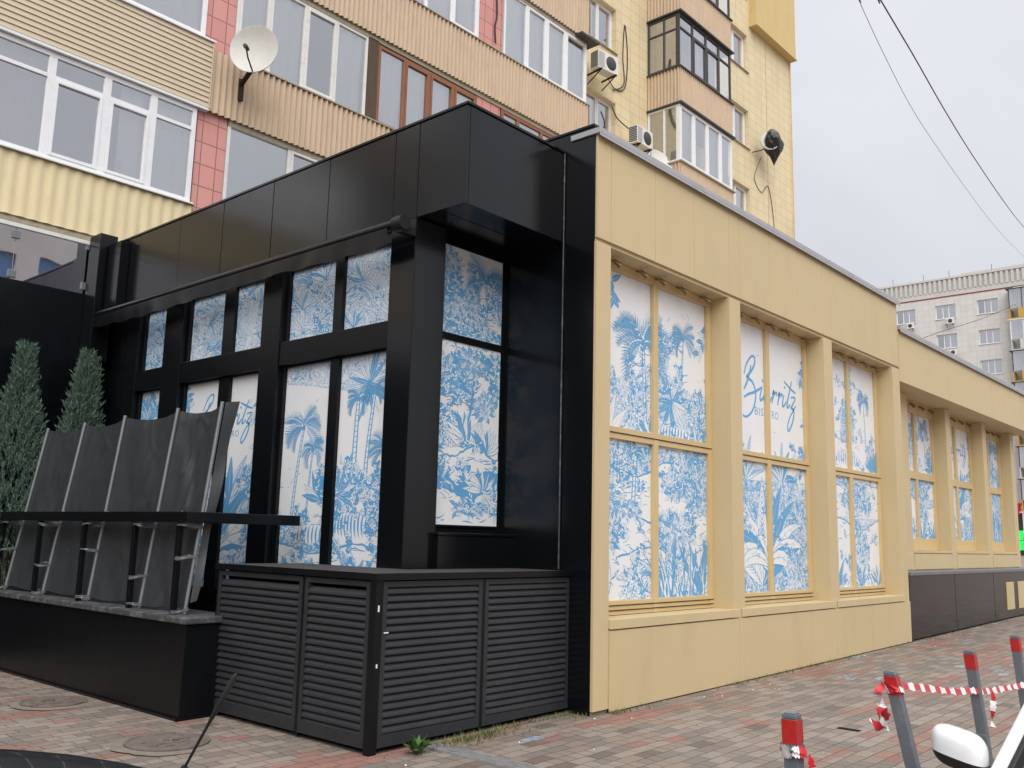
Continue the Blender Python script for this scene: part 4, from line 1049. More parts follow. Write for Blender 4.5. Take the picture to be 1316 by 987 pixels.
# balcony tower
BX0, BX1 = 16.05, 19.40
for k, (z0, z1) in enumerate(((9.0, 10.15), (12.1, 13.22), (15.20, 16.36), (18.30, 19.45), (21.4, 22.55))):
    corr(ab, BX0, BX1, z0, z1, FY, 'corr_pink', .122, .026)
    corr(ab, FY, TY - .01, z0, z1, BX0, 'corr_pink', .122, .026, 'y'); corr(ab, FY, TY - .01, z0, z1, BX1, 'corr_pink', .122, .026, 'y')
    m = MB(); m.box(BX0 + .03, BX1 - .03, FY + .03, TY - .002, z0 + .04, z0 + .2); m.box(BX0 - .06, BX1 + .10, FY - .09, TY - .002, z0 - .06, z0 - .01); m.box(BX0 - .05, BX1 + .07, FY - .07, FY + .1, z1, z1 + .04); m.box(BX0 - .05, BX0 + .1, FY + .1, TY - .002, z1, z1 + .04)
    m.build('balcony_slab', 'dark_frame' if k != 1 else 'slab', ab)
    if k == 4: break
    zt = (12.03, 15.13, 18.22, 21.32)[k]; fm = ['white_pvc', 'white_pvc', 'dark_frame', 'dark_frame'][k]
    awin(ab, FY + .01, BX0, BX1, z1 + .045, zt, [16.9, 17.75, 18.6], fm, .06, None if k < 2 else zt - .5, 'c-cc' if k < 2 else '-cc-', (1, 2) if k >= 2 else (0, 1, 2, 3), 60 + k)
    # side light facing the street corner
    f = MB(); x = BX0; za, zb = z1 + .045, zt
    for a, b in ((FY + .08, FY + .14), (9.25, 9.31), (TY - .08, TY - .02)): f.box(x, x + .06, a, b, za, zb)
    f.box(x + .001, x + .06, FY + .14, TY - .08, za, za + .06); f.box(x + .001, x + .06, FY + .14, TY - .08, zb - .06, zb)
    if k >= 2: f.box(x + .002, x + .055, FY + .14, TY - .08, zb - .55, zb - .50)
    w = f.build('side_window', fm, ab)
    m = MB(); m.quad((x + .03, TY - .03, za), (x + .03, FY + .09, za), (x + .03, FY + .09, zb), (x + .03, TY - .03, zb)); m.build('pane', 'glass', w)
    m = MB(); m.box(x + .5, x + .56, FY + .4, TY - .02, za, zb); m.box(x + .1, x + .14, 9.4, TY - .1, za + .05, zb - .1); m.build('curtain', 'curtain_beige', w)
m = MB(); m.box(23.2, 26.70, TY - .30, TY - .002, 21.45, 29); m.box(23.16, 26.74, TY - .34, TY - .005, 21.40, 21.448)
for x in (24.9,): m.box(x - .006, x + .006, TY - .306, TY - .299, 21.46, 29)
m.build('insulation_box', 'box_yellow', ab)
m = MB(); m.box(26.652, 26.71, TY - .06, TY + .4, 0, 21.38); m.build('corner_trim', 'tile_yellow', ab)

# ------------------------------------------------------------------ things on the walls
def ac_unit(name, label, loc, fan_front=True, rz=0, group=None):
    t = thing(name, label, 'air conditioner', loc, rz, group)
    m = MB(); m.box(-.42, .42, -.16, .16, 0, .56); m.build('casing', 'ac', t, .015, False)
    m = MB()
    m.lathe([(.21, 0), (.20, .012), (.0, .012)], (0, 0, 0), 24, 0, Matrix.Translation((.12, -.162, .28)) @ Matrix.Rotation(R(90), 4, 'X'))
    m.build('fan_guard', 'ac_dark', t, 0, False)
    m = MB()
    for i in range(9): m.box(-.424, -.420, -.14, .14, .05 + i * .054, .085 + i * .054)
    for i in range(9): m.box(-.40, -.16, -.164, -.160, .06 + i * .052, .075 + i * .052)
    m.build('grille', 'ac_dark', t, 0, False)
    for x in (-.3, .3):
        m = MB(); m.bar((x, .40, -.02), (x, -.2, -.02), .04); m.bar((x, .40, -.3), (x, -.16, -.04), .025); m.build('wall_bracket', 'rust', t, 0, False)
    return t
a1 = ac_unit('air_conditioner', 'white air conditioner with dark grille hung below the upper window beside the balconies', (13.05, 9.42, 15.12))
a1.rotation_euler = (0, 0, R(-8))
ac_unit('air_conditioner', 'air conditioner with round fan standing just above the beige pavilion roof edge', (14.9, 9.38, 13.46))
def dish(name, label, loc, normal, rad, pole, lnb=True):
    t = thing(name, label, 'satellite dish', loc)
    nrm = Vector(normal).normalized(); q = nrm.to_track_quat('Z', 'Y').to_matrix().to_4x4()
    m = MB(); pr = [(rad * i / 10, .16 * rad * (i / 10) ** 2 * 1.4) for i in range(11)]
    m.lathe(pr + [(rad * 1.015, .23 * rad), (rad * 1.01, .20 * rad)] + [(rad * i / 10, .16 * rad * (i / 10) ** 2 * 1.4 - .025) for i in range(10, -1, -1)], (0, 0, 0), 40, 0, q)
    m.build('reflector', 'dish', t, 0, False)
    ex = q @ Vector((0, 0, .62 * rad * 1.4)); low = q @ Vector((0, -rad * .97, .2 * rad))
    down = Vector((0, 0, -1)); low = (down - nrm * down.dot(nrm)).normalized() * rad * .97 + nrm * .2 * rad
    tip = low * .35 + nrm * rad * .95
    if lnb:
        m = MB(); m.tube([low, low * .7 + nrm * rad * .6, tip], .014, 8); m.build('feed_arm', 'plastic', t, 0, False)
        m = MB(); m.tube([tip + nrm * .05, tip, tip - nrm * .10], [.035, .04, .028], 10); m.build('feed_horn', 'ac_dark', t, 0, False)
    m = MB()
    m.tube([-nrm * .03, -nrm * .16, Vector(pole)], .022, 8)
    m.bar(Vector(pole) + Vector((0, -.02, .12)), Vector(pole) + Vector((0, -.02, -.28)), .11, .05); m.bar(-nrm * .05 + Vector((0, 0, -.2)), Vector(pole), .07, .05)
    m.build('wall_mount', 'rust', t, 0, False)
    return t
dish('satellite_dish', 'large off-white satellite dish on a rusty bracket at the peach parapet corner', (.78, 8.05, 9.98), (-.80, -.58, -.02), .43, (.10, .60, -.42))
dish('satellite_dish', 'pale satellite dish half hidden behind the pavilion roof edge, lowest of the three', (15.75, 9.25, 13.25), (-.2, -.8, .45), .42, (.1, .5, -.3), False)
# dish wrapped in a bag
t = thing('wrapped_dish', 'satellite dish wrapped in black plastic bag on the yellow tiled wall', 'satellite dish', (23.7, 9.35, 16.55))
m = MB(); q = Vector((-.75, -.6, .1)).normalized().to_track_quat('Z', 'Y').to_matrix().to_4x4()
m.lathe([(0, 0), (.2, .02), (.36, .09), (.37, .06), (.2, -.02), (0, -.03)], (-.18, -.02, .1), 24, 0, q); m.build('reflector', 'dish', t, 0, False)
bm = bmesh.new(); bmesh.ops.create_icosphere(bm, subdivisions=4, radius=1)
for v in bm.verts:
    p = v.co.copy(); n_ = mnoise.noise(p * 1.6) * .28 + mnoise.noise(p * 4) * .14
    zz = p.z * .60; w = .46 * (1 + n_)
    if p.z < -.1: w *= max(.22, 1 + (p.z + .1) * .95); zz *= 1.35
    v.co = Vector((p.x * w + .10 - .1 * p.z * (p.z > 0), p.y * w * .7 - .05, zz + .05))
me = bpy.data.meshes.new('plastic_bag'); bm.to_mesh(me); bm.free(); me.materials.append(MT['bag']); me.polygons.foreach_set('use_smooth', [True] * len(me.polygons))
o = bpy.data.objects.new('plastic_bag', me); COL.objects.link(o); o.parent = t
m = MB(); m.tube([(-.1, .0, 0), (-.2, .3, -.15), (-.55, .5, -.30)], .02, 6); m.build('wall_mount', 'rust', t, 0, False)
def cable(name, label, pts, r=.008, mat='cable', cat='cable', group=None):
    Q = []
    for i in range(len(pts) - 1):
        p0, p1, p2, p3 = (Vector(pts[max(0, i - 1)]), Vector(pts[i]), Vector(pts[i + 1]), Vector(pts[min(len(pts) - 1, i + 2)]))
        for k in range(6):
            s_ = k / 6; Q.append(.5 * ((2 * p1) + (p2 - p0) * s_ + (2 * p0 - 5 * p1 + 4 * p2 - p3) * s_ ** 2 + (3 * p1 - p0 - 3 * p2 + p3) * s_ ** 3))
    Q.append(Vector(pts[-1])); m = MB(); m.tube(Q, r, 6)
    return tag(m.build(name, mat), label, cat, group)
cable('wall_cable', 'looped black cable on the yellow tiles right of the upper air conditioner', [(13.6, 9.80, 15.5), (14.2, 9.87, 15.25), (14.75, 9.87, 15.5), (14.9, 9.88, 16.6), (14.75, 9.88, 17.6), (14.65, 9.88, 16.5), (14.7, 9.87, 15.6), (14.1, 9.86, 15.15)], .016)
cable('wall_cable', 'short cable running up the wall from the lower air conditioner', [(14.6, 9.5, 13.9), (14.35, 9.84, 14.3), (14.1, 9.88, 14.6)], .018)
cable('wall_cable', 'thin drooping cable below the wrapped dish', [(23.4, 9.6, 16.1), (23.3, 9.86, 15.3), (23.9, 9.88, 14.9), (24.5, 9.88, 15.3), (24.9, 9.88, 14.0), (24.9, 9.88, 13.0)], .012)
cable('wall_cable', 'dark wiring hanging down the pink pilaster between the upper balconies', [(7.6, 8.69, 14.6), (7.62, 8.69, 14.1), (7.56, 8.69, 13.8), (7.6, 8.69, 13.4)], .022)

# ------------------------------------------------------------------ far block at the end of the street
fb = thing('panel_block', 'pale panel apartment block with ribbed roof parapet at the end of the street', 'building', (95, 10, 0))
FX = 90.0; holes = []
for k in range(9):
    zt = 26.12 - 3.05 * k
    for a, b in ((25.38, 27.32), (21.48, 23.42), (17.55, 19.47), (29.3, 31.2), (9.0, 10.9), (5.0, 6.9)): holes.append((a, b, zt - 1.42, zt))
m = MB(); m.wall(-8, 37, 0, 26.9, FX, holes, .25, 0, 'y'); m.box(FX + .01, FX + 12, 36.9, 37, 0, 26.9); m.box(FX + .01, FX + 12, -8, -7.9, 0, 26.9)
m.build('wall', 'tile_white', fb)
rr = random.Random(7)
for h in holes:
    m = MB(); c = (h[0] + h[1]) / 2; x = FX + .16
    for a, b in ((h[0], h[0] + .07), (h[1] - .07, h[1]), (c - .32, c - .25), (c + .25, c + .32)): m.box(x, x + .06, a, b, h[2], h[3])
    m.box(x + .001, x + .06, h[0] + .07, h[1] - .07, h[3] - .07, h[3]); m.box(x + .001, x + .06, h[0] + .07, h[1] - .07, h[2], h[2] + .07); m.box(FX - .08, FX + .1, h[0] - .05, h[1] + .05, h[2] - .06, h[2] - .005)
    w = m.build('window', 'white_pvc', fb)
    m = MB(); m.quad((FX + .2, h[1], h[2]), (FX + .2, h[0], h[2]), (FX + .2, h[0], h[3]), (FX + .2, h[1], h[3])); m.build('pane', 'glass', w)
    k = rr.random(); m = MB(); m.box(FX + .32, FX + .34, h[0], h[0] + (h[1] - h[0]) * (1 if k < .3 else .6 if k < .7 else .2), h[2], h[3]); m.build('curtain', 'curtain', w)
m = MB(); m.box(FX + 1.5, FX + 1.6, -8, 37, 0, 26.8); m.box(FX + .02, FX + 12, -7.9, 36.9, 26.6, 26.85); m.build('room_wall', 'room', fb)
m = MB(); m.box(FX - .03, FX + .2, 16.2, 37, 26.9, 27.02); m.build('string_course', 'redband', fb)
m = MB(); m.box(FX - .06, FX + .3, -8, 37, 27.022, 27.5); m.box(FX + .05, FX + .3, -8, 37, 27.5, 28.75)
y = -8
while y < 37: m.box(FX - .12, FX + .05, y, y + .24, 27.5, 28.70); y += .48
m.box(FX - .14, FX + .35, -8, 37, 28.752, 28.95); m.box(FX + .8, FX + 6, -8, 21, 28.6, 29.35)
m.build('roof_parapet', 'white_plaster', fb)
for y in (24.5, 22, 18, 31, 27.6):
    m = MB(); m.tube([(FX + .3, y, 28.9), (FX + .3, y, 29.7)], .03, 5); m.build('roof_rod', 'galv', fb)
for k in range(8):
    z = 24.6 - 3.05 * k; m = MB()
    m.box(FX - 1.1, FX - .002, 11, 16.45, z - 1.05, z - .95); m.box(FX - 1.12, FX - 1.06, 11, 15.6, z - .94, z); m.box(FX - 1.1, FX - .01, 16.3, 16.36, z - .94, z - .02)
    m.build('balcony_parapet', ['ochre', 'white_plaster', 'ochre', 'dark_frame'][k % 4], fb)
    m = MB()
    for y in (11.1, 12.4, 13.8, 15.2, 16.3): m.box(FX - 1.08, FX - 1.02, y, y + .08, z + .01, z + 1.9)
    m.box(FX - 1.15, FX - .01, 11, 16.6, z + 1.91, z + 1.98)
    m.build('balcony_frame', ['dark_frame', 'white_pvc', 'dark_frame'][k % 3], fb)
    m = MB(); m.quad((FX - 1.05, 16.3, z), (FX - 1.05, 11, z), (FX - 1.05, 11, z + 1.9), (FX - 1.05, 16.3, z + 1.9)); m.build('balcony_pane', 'glass', fb)
m = MB(); m.box(FX - .08, FX - .002, 9.5, 17.15, 1.0, 5.0); m.build('shopfront', 'dark_frame', fb)
for i, (y, z, lab) in enumerate(((25.9, 24.0, 'small air conditioner under the leftmost top-floor window of the far pale block'), (22.0, 24.0, 'small air conditioner under the second top-floor window of the far pale block'), (21.9, 20.75, 'small air conditioner under the second window one floor below the far roof'))):
    u = ac_unit('air_conditioner', lab, (FX - .45, y, z), True, R(-90))
t = thing('shop_sign', 'round-ended red shop sign on the far building beyond the annex', 'sign', (FX - .3, 16, 5.5))
m = MB(); m.box(FX - .35, FX - .09, 12, 16.95, 4.95, 6.1); m.build('sign_box', 'signred', t, .25)
m = MB(); m.tube([(FX - .37, 16.3, 5.55)] + [(FX - .37, 16.3 + .33 * math.cos(a / 2), 5.55 + .3 * math.sin(a / 2)) for a in range(13)], .05, 6); m.build('letter', 'signwhite', t)
t = thing('shop_sign', 'bright green illuminated shop sign with yellow mark below the red one', 'sign', (FX - .3, 16, 2.5))
m = MB(); m.box(FX - .35, FX - .09, 12, 17.05, 2.62, 3.5); m.box(FX - .35, FX - .09, 12, 17.03, 1.7, 2.55); m.build('sign_box', 'signgreen', t, .03)
m = MB(); m.tube([(FX - .38, 16.35 + .25 * math.cos(a / 2), 2.75 + .25 * math.sin(a / 2)) for a in range(13)], .06, 6); m.build('letter', 'signyellow', t)
m = MB(); m.box(FX - .37, FX - .355, 16.2, 16.32, 1.9, 2.4); m.build('letter', 'signwhite', t)

# buildings across the street, behind the photographer: what the glass and gloss reflect
def opposite(name, label, axis, at, a0, a1, h, mat):
    t = thing(name, label, 'building', (at, (a0 + a1) / 2, 0) if axis == 'y' else ((a0 + a1) / 2, at, 0))
    holes = []; z = 3.5
    while z < h - 3:
        a = a0 + 1.5
        while a < a1 - 2.5: holes.append((a, a + 1.9, z, z + 1.6)); a += 3.3
        z += 3.0
    m = MB(); m.wall(a0, a1, -2, h, at, holes, -.25 if True else .25, 0, axis, 1)
    sg = -1
    if axis == 'y': m.box(at - 10, at - .01, a0, a1, h - .3, h)
    else: m.box(a0, a1, at - 10, at - .01, h - .3, h)
    m.build('wall', mat, t)
    for p in holes:
        m = MB()
        if axis == 'y': m.quad((at - .2, p[0], p[2]), (at - .2, p[1], p[2]), (at - .2, p[1], p[3]), (at - .2, p[0], p[3]))
        else: m.quad((p[1], at - .2, p[2]), (p[0], at - .2, p[2]), (p[0], at - .2, p[3]), (p[1], at - .2, p[3]))
        m.build('window', 'blueglass', t)
    return t
opposite('opposite_building', 'grey rendered block across the street with rows of blue windows', 'x', -34, -18, 21, 19, 'opp_wall')
opposite('opposite_building', 'brown brick block facing the bistro corner from across the side street', 'y', -34, -14, 30, 11.5, 'opp_brown')
EXPOSURE = 0.45
# ------------------------------------------------------------------ overhead wires
W1 = [(5.47, -0.97, 9.96), (7.35, -0.46, 10.79), (10.28, -0.06, 11.16), (14.15, 0.49, 11.65), (19.51, 1.28, 12.53), (27.76, 2.39, 13.84), (41.7, 4.78, 17.34), (72.88, 9.81, 24.87), (91, 13.0, 29.4)]
W2 = [(5.35, -0.73, 10.0), (6.97, -0.23, 10.7), (9.4, 0.23, 10.96), (12.55, 0.73, 11.18), (16.58, 1.34, 11.73), (22.1, 2.24, 12.71), (30.5, 3.46, 14.04), (44.37, 5.76, 17.1), (72.96, 10.71, 23.97), (91, 14.0, 29.4)]
cable('overhead_cable', 'thicker wavy overhead cable crossing the grey sky', [(-3, -2.6, 9.2)] + W1, .012, 'cable', 'cable')
cable('overhead_cable', 'thinner faint overhead wire to the left of the thick cable in the sky', [(-3, -2.2, 9.3)] + W2, .005, 'cable', 'cable')
cable('overhead_cable', 'thin cable slanting across the far pale block down to the annex roof', [(89.5, 15.9, 25.1), (70, 14, 19.6), (50, 12, 14.3), (30, 8.5, 8.9), (22, 7.5, 5.6)], .02, 'cable', 'cable')
m = MB(); m.tube([(91, 15.4, 29.2), (91, 13, 31.8)], .08, 6); m.tube([(91, 15.6, 29.2), (91, 13.6, 27.6)], .07, 6); tag(m.build('roof_mast', 'galv'), 'slanted metal mast on the roof edge of the far pale block', 'mast')

# ------------------------------------------------------------------ bollards and tape
def bollard(x, y, h, lean, label, nod=0):
    t = thing('bollard', label, 'bollard', (x, y, zg(x)), R(nod), 'bollards along the parking edge')
    w = .0335
    m = MB()
    def seg(z0, z1, g=0, mi=0, ww=w):
        P = []
        for z in (z0, z1):
            for i, j in ((-1, -1), (1, -1), (1, 1), (-1, 1)): P.append((i * (ww + g) , j * (ww + g) + lean * z, z))
        m.hexa(P, mi)
    seg(-.1, h - .02); m.build('post', 'bollard', t, .004, False)
    m = MB(); seg(h - .125, h - .022, .0015); m.build('reflective_band', 'red', t, 0, False)
    m = MB(); seg(h - .019, h, -.001); seg(h, h + .006, -.008); m.build('cap', 'bollard', t, .003, False)
    return t
BL = [(-4.66, -3.56, .90, .0, 'nearest grey bollard, only its top showing at the bottom edge'), (-3.32, -3.56, .945, .03, 'grey bollard with tape wound round it below a red band, second nearest'),
      (-1.74, -3.61, .955, .205, 'strongly leaning grey bollard with the tape knotted at its red band'), (-.10, -3.49, .935, .105, 'grey bollard behind the sagging tape, seen above the white car mirror'), (1.49, -3.39, .915, .085, 'farthest grey bollard at the right edge of the row')]
for a in BL: bollard(*a)
def ribbon_tape(m, pts, w=.05, stripe=.10, tw=0):
    Q = []
    for i in range(len(pts) - 1):
        p0, p1, p2, p3 = (Vector(pts[max(0, i - 1)]), Vector(pts[i]), Vector(pts[i + 1]), Vector(pts[min(len(pts) - 1, i + 2)]))
        for k in range(14):
            s_ = k / 14; Q.append(.5 * ((2 * p1) + (p2 - p0) * s_ + (2 * p0 - 5 * p1 + 4 * p2 - p3) * s_ ** 2 + (3 * p1 - p0 - 3 * p2 + p3) * s_ ** 3))
    Q.append(Vector(pts[-1])); d = 0
    for i in range(len(Q) - 1):
        a, b = Q[i], Q[i + 1]; t = (b - a).normalized(); side = t.cross(Vector((.25, -.9, .3))).normalized()
        def sd(j):
            an = tw * j; n_ = t.cross(side); return (side * math.cos(an) + n_ * math.sin(an)) * w / 2 * (1 + .25 * math.sin(j * 1.3))
        d += (b - a).length
        m.quad(a - sd(i), b - sd(i + 1), b + sd(i + 1), a + sd(i), int(d / stripe) % 2, True)
tp = thing('barrier_tape', 'red and white barrier tape strung slack between the leaning bollards', 'tape', (-1.7, -3.43, .85))
m = MB(); ribbon_tape(m, [(-1.66, -3.455, .85), (-1.2, -3.45, .79), (-.7, -3.44, .72), (-.30, -3.45, .685), (0, -3.44, .652), (.27, -3.43, .625), (.7, -3.42, .60), (1.19, -3.42, .575), (1.5, -3.42, .585)], .042, .105, 0)
m.build('span', ['tape_red', 'tape_white'], tp)
m = MB(); zc = .835
for k in range(3):
    ribbon_tape(m, [(-1.74 + .05 * math.cos(a), -3.435 + .05 * math.sin(a) + .012 * k, zc + .012 * k + .008 * math.sin(a * 2 + k)) for a in [i * .7 for i in range(10)]], .03, .07)
m.build('knot', ['tape_red', 'tape_white'], tp)
m = MB(); ribbon_tape(m, [(-1.81, -3.40, .86), (-1.86, -3.38, .82), (-1.83, -3.39, .76), (-1.87, -3.385, .70), (-1.83, -3.395, .64)], .045, .08, .14)
ribbon_tape(m, [(-1.84, -3.39, .74), (-1.80, -3.40, .68), (-1.84, -3.4, .62), (-1.95, -3.37, .67)], .05, .09, .16); m.build('loose_end', ['tape_red', 'tape_white'], tp)
m = MB(); ribbon_tape(m, [(.25, -3.445, .62), (.22, -3.445, .53), (.20, -3.44, .44), (.17, -3.45, .385)], .04, .07, .10); m.build('loose_end', ['tape_red', 'tape_white'], tp)
tw_ = thing('tape_winding', 'short piece of red and white tape wound round the near bollard', 'tape', (-3.32, -3.53, .72))
m = MB()
for k in range(2):
    ribbon_tape(m, [(-3.32 + .054 * math.cos(a), -3.538 + .054 * math.sin(a), .735 + .02 * k + .006 * math.sin(a * 2 + k)) for a in [i * .7 for i in range(10)]], .035, .11)
ribbon_tape(m, [(-3.30, -3.60, .73), (-3.285, -3.61, .66), (-3.30, -3.60, .60), (-3.33, -3.60, .54)], .03, .06, .12)
m.build('wrap', ['tape_red', 'tape_white'], tw_)

# ------------------------------------------------------------------ things in the pavement
def manhole(x, y, r, label, seed):
    t = thing('manhole_cover', label, 'manhole cover', (x, y, zg(x)))
    rs = random.Random(seed); m = MB(); n = 40
    rim = [(r * 1.28 * (1 + .10 * mnoise.noise(Vector((math.cos(a) * 2, math.sin(a) * 2, seed))) + rs.uniform(-.03, .03)), a) for a in [2 * math.pi * k / n for k in range(n)]]
    V = [(0, 0, .008)] + [(q * math.cos(a), q * math.sin(a), .004) for q, a in rim] + [(r * 1.04 * math.cos(a), r * 1.04 * math.sin(a), .012) for q, a in rim]
    m.add(V, [(1 + k, 1 + (k + 1) % n, n + 1 + (k + 1) % n, n + 1 + k) for k in range(n)] + [(0, n + 1 + k, n + 1 + (k + 1) % n) for k in range(n)])
    m.build('mortar_ring', 'mortar', t, 0, False)
    m = MB(); m.lathe([(r, .014), (r, .026), (r * .93, .026), (r * .92, .019), (r * .86, .019), (r * .85, .025), (r * .6, .022), (r * .59, .016), (r * .52, .016), (r * .5, .024), (.10, .022), (.09, .012), (0, .012)], (0, 0, 0), 40)
    for k in range(26):
        a = rs.uniform(0, 6.28); q = r * math.sqrt(rs.uniform(.02, .8)); s_ = rs.uniform(.02, .06)
        m.box(q * math.cos(a) - s_, q * math.cos(a) + s_, q * math.sin(a) - s_ * .5, q * math.sin(a) + s_ * .5, .012, .024 + rs.uniform(0, .008))
    m.build('cover_plate', 'iron', t, .006, False)
    return t
manhole(-3.30, 4.10, .30, 'round iron manhole cover beside the planter, farther of the two', 3)
manhole(-3.38, 1.76, .33, 'round iron manhole cover with broken mortar ring before the louvred cabinet', 9)
t = thing('drain_grate', 'narrow galvanised drain grate in the paving at the cabinet foot', 'drain', (-1.95, -.5, zg(-1.95)))
m = MB(); z = zg(-1.95) + .004
for x in (-2.025, -1.885): m.box(x, x + .012, -1.6, .24, z - .01, z + .014)
y = -1.6
while y < .23: m.box(-2.013, -1.885, y, y + .009, z - .006, z + .011); y += .022
m.box(-1.955, -1.947, -1.6, .24, z - .004, z + .0125)
m.build('grille', 'grate', t); m = MB(); m.box(-2.02, -1.88, -1.6, .24, z - .012, z - .005 + .006); m.build('channel', 'void', t)
m = MB(); m.box(1.16, 1.23, -2.07, -1.87, zg(1.2) - .01, zg(1.2) + .005); tag(m.build('paving_gap', 'void'), 'dark hole where one paving block is missing', 'hole')
def weed(x, y, h, n, label, seed, mat='leaf'):
    rs = random.Random(seed); m = MB()
    for k in range(n):
        a = rs.uniform(0, 6.28); el = rs.uniform(.5, 1.3); ln = h * rs.uniform(.6, 1.1); w = ln * rs.uniform(.09, .16)
        d = Vector((math.cos(a) * math.cos(el), math.sin(a) * math.cos(el), math.sin(el))); s_ = Vector((-math.sin(a), math.cos(a), 0)) * w
        b = Vector((x, y, zg(x))); mid = b + d * ln * .55; tip = b + d * ln + Vector((0, 0, -.25 * ln * math.cos(el)))
        m.add([b - s_ * .3, mid - s_, tip, mid + s_, b + s_ * .3], [(0, 1, 3, 4), (1, 2, 3)])
    return tag(m.build('weed', mat), label, 'weed')
weed(-2.2, .10, .19, 34, 'green leafy weed growing at the foot of the louvred cabinet', 2)
weed(-2.04, .26, .10, 20, 'small weed squeezed between drain grate and cabinet', 3)
rs = random.Random(12); m = MB()
for k in range(1500):
    u = rs.random()
    if u < .30: x = rs.gauss(-1.55, .28); y = .22 - abs(rs.gauss(0, .10))
    elif u < .45: x = rs.uniform(-1.3, 0); y = .28 - abs(rs.gauss(0, .04))
    elif u < .62: x = rs.gauss(.15, .25); y = -.02 - abs(rs.gauss(0, .05)) if x > .2 else rs.uniform(0, .28)
    else:
        x = rs.uniform(.3, 22); x = x if mnoise.noise(Vector((x * .9, 0, 0))) > -.05 else rs.uniform(2.5, 5.5); y = -.015 - abs(rs.gauss(0, .045))
    h = rs.uniform(.015, .05) * (1.5 if u < .3 else 1); a = rs.uniform(0, 6.28); w = .004
    b = Vector((x, y, zg(x) + .001)); tip = b + Vector((math.cos(a) * h * .8, math.sin(a) * h * .8, h))
    s_ = Vector((-math.sin(a), math.cos(a), 0)) * w
    m.add([b - s_, b + s_, tip], [(0, 1, 2)], 0 if rs.random() < .65 else 1)
tag(m.build('grass_tufts', ['drygrass', 'leaf']), 'dry grass tufts and moss along the foot of the walls', 'grass', kind='stuff')
rs = random.Random(5); m = MB()
for k in range(500):
    if k < 300: x = rs.uniform(-4, 20); y = -.03 - abs(rs.gauss(0, .35))
    else: x = rs.uniform(-5, 12); y = rs.uniform(-5, 0)
    s_ = rs.uniform(.004, .014); z = zg(x)
    m.add([(x - s_, y, z), (x, y - s_ * .8, z), (x + s_, y, z), (x, y + s_ * .7, z), (x, y, z + s_ * .8)], [(0, 1, 4), (1, 2, 4), (2, 3, 4), (3, 0, 4)], rs.choice((0, 0, 1, 2)))
tag(m.build('litter_crumbs', ['mortar', 'drygrass', 'old_white']), 'crumbs of mortar, dry leaves and litter scattered over the paving', 'debris', kind='stuff')
m = MB(); m.box(-.03, .24, .02, .26, zg(0) - .02, zg(0) + .035); tag(m.build('kerb_stone', 'mortar', None, .012), 'broken concrete lump in the gap between cabinet and beige wall', 'stone')

# ------------------------------------------------------------------ conifers behind the wind screen
def conifer(x, y, z0, z1, rad, seed, label):
    t = thing('conifer', label, 'tree', (x, y, 0))
    m = MB(); m.tube([(x, y, -.03), (x + .02, y, 1.2), (x, y, 1.6)], [.06, .05, .02], 8); m.build('trunk', 'bark', t)
    rs = random.Random(seed); m = MB()
    nb = 2300
    for b in range(nb):
        u = rs.random() ** .85; z = z0 + (z1 - z0) * u
        prof = rad * min(1, (1 - u) * 1.35 + .05) * (.8 + .2 * math.sin(u * 5)) * (1 + .22 * mnoise.noise(Vector((seed, u * 6, 0))))
        a = rs.uniform(0, 6.283); q = prof * (.35 + .65 * math.sqrt(rs.random())) * (1 + .25 * mnoise.noise(Vector((math.cos(a) * 1.5, math.sin(a) * 1.5, z * 2 + seed))))
        o_ = Vector((math.cos(a), .5 * math.sin(a), 0)); d = (o_ * .55 + Vector((0, 0, 1)) + Vector((rs.uniform(-.3, .3), rs.uniform(-.3, .3), 0))).normalized()
        base = Vector((x, y, z)) + o_ * q * .86; ln = rs.uniform(.15, .30) * (1 - .3 * u)
        for k in range(17):
            f = k / 17; p = base + d * ln * f
            e = (d * .8 + Vector((rs.uniform(-1, 1), rs.uniform(-1, 1), rs.uniform(-.3, .8))) * .62).normalized(); l = rs.uniform(.03, .065)
            s_ = e.cross(Vector((rs.uniform(-1, 1), rs.uniform(-1, 1), rs.uniform(-1, 1)))).normalized() * .0068
            m.add([p - s_, p + s_, p + e * l], [(0, 1, 2)])
    m.build('crown', 'needle', t)
    return t
conifer(-2.62, 7.56, .7, 3.95, .80, 4, 'taller blue-green columnar conifer at the far left, partly cut by the frame')
conifer(-1.86, 7.40, .7, 3.95, .80, 17, 'blue-green pointed conifer right of the other, behind the dark fabric screen')

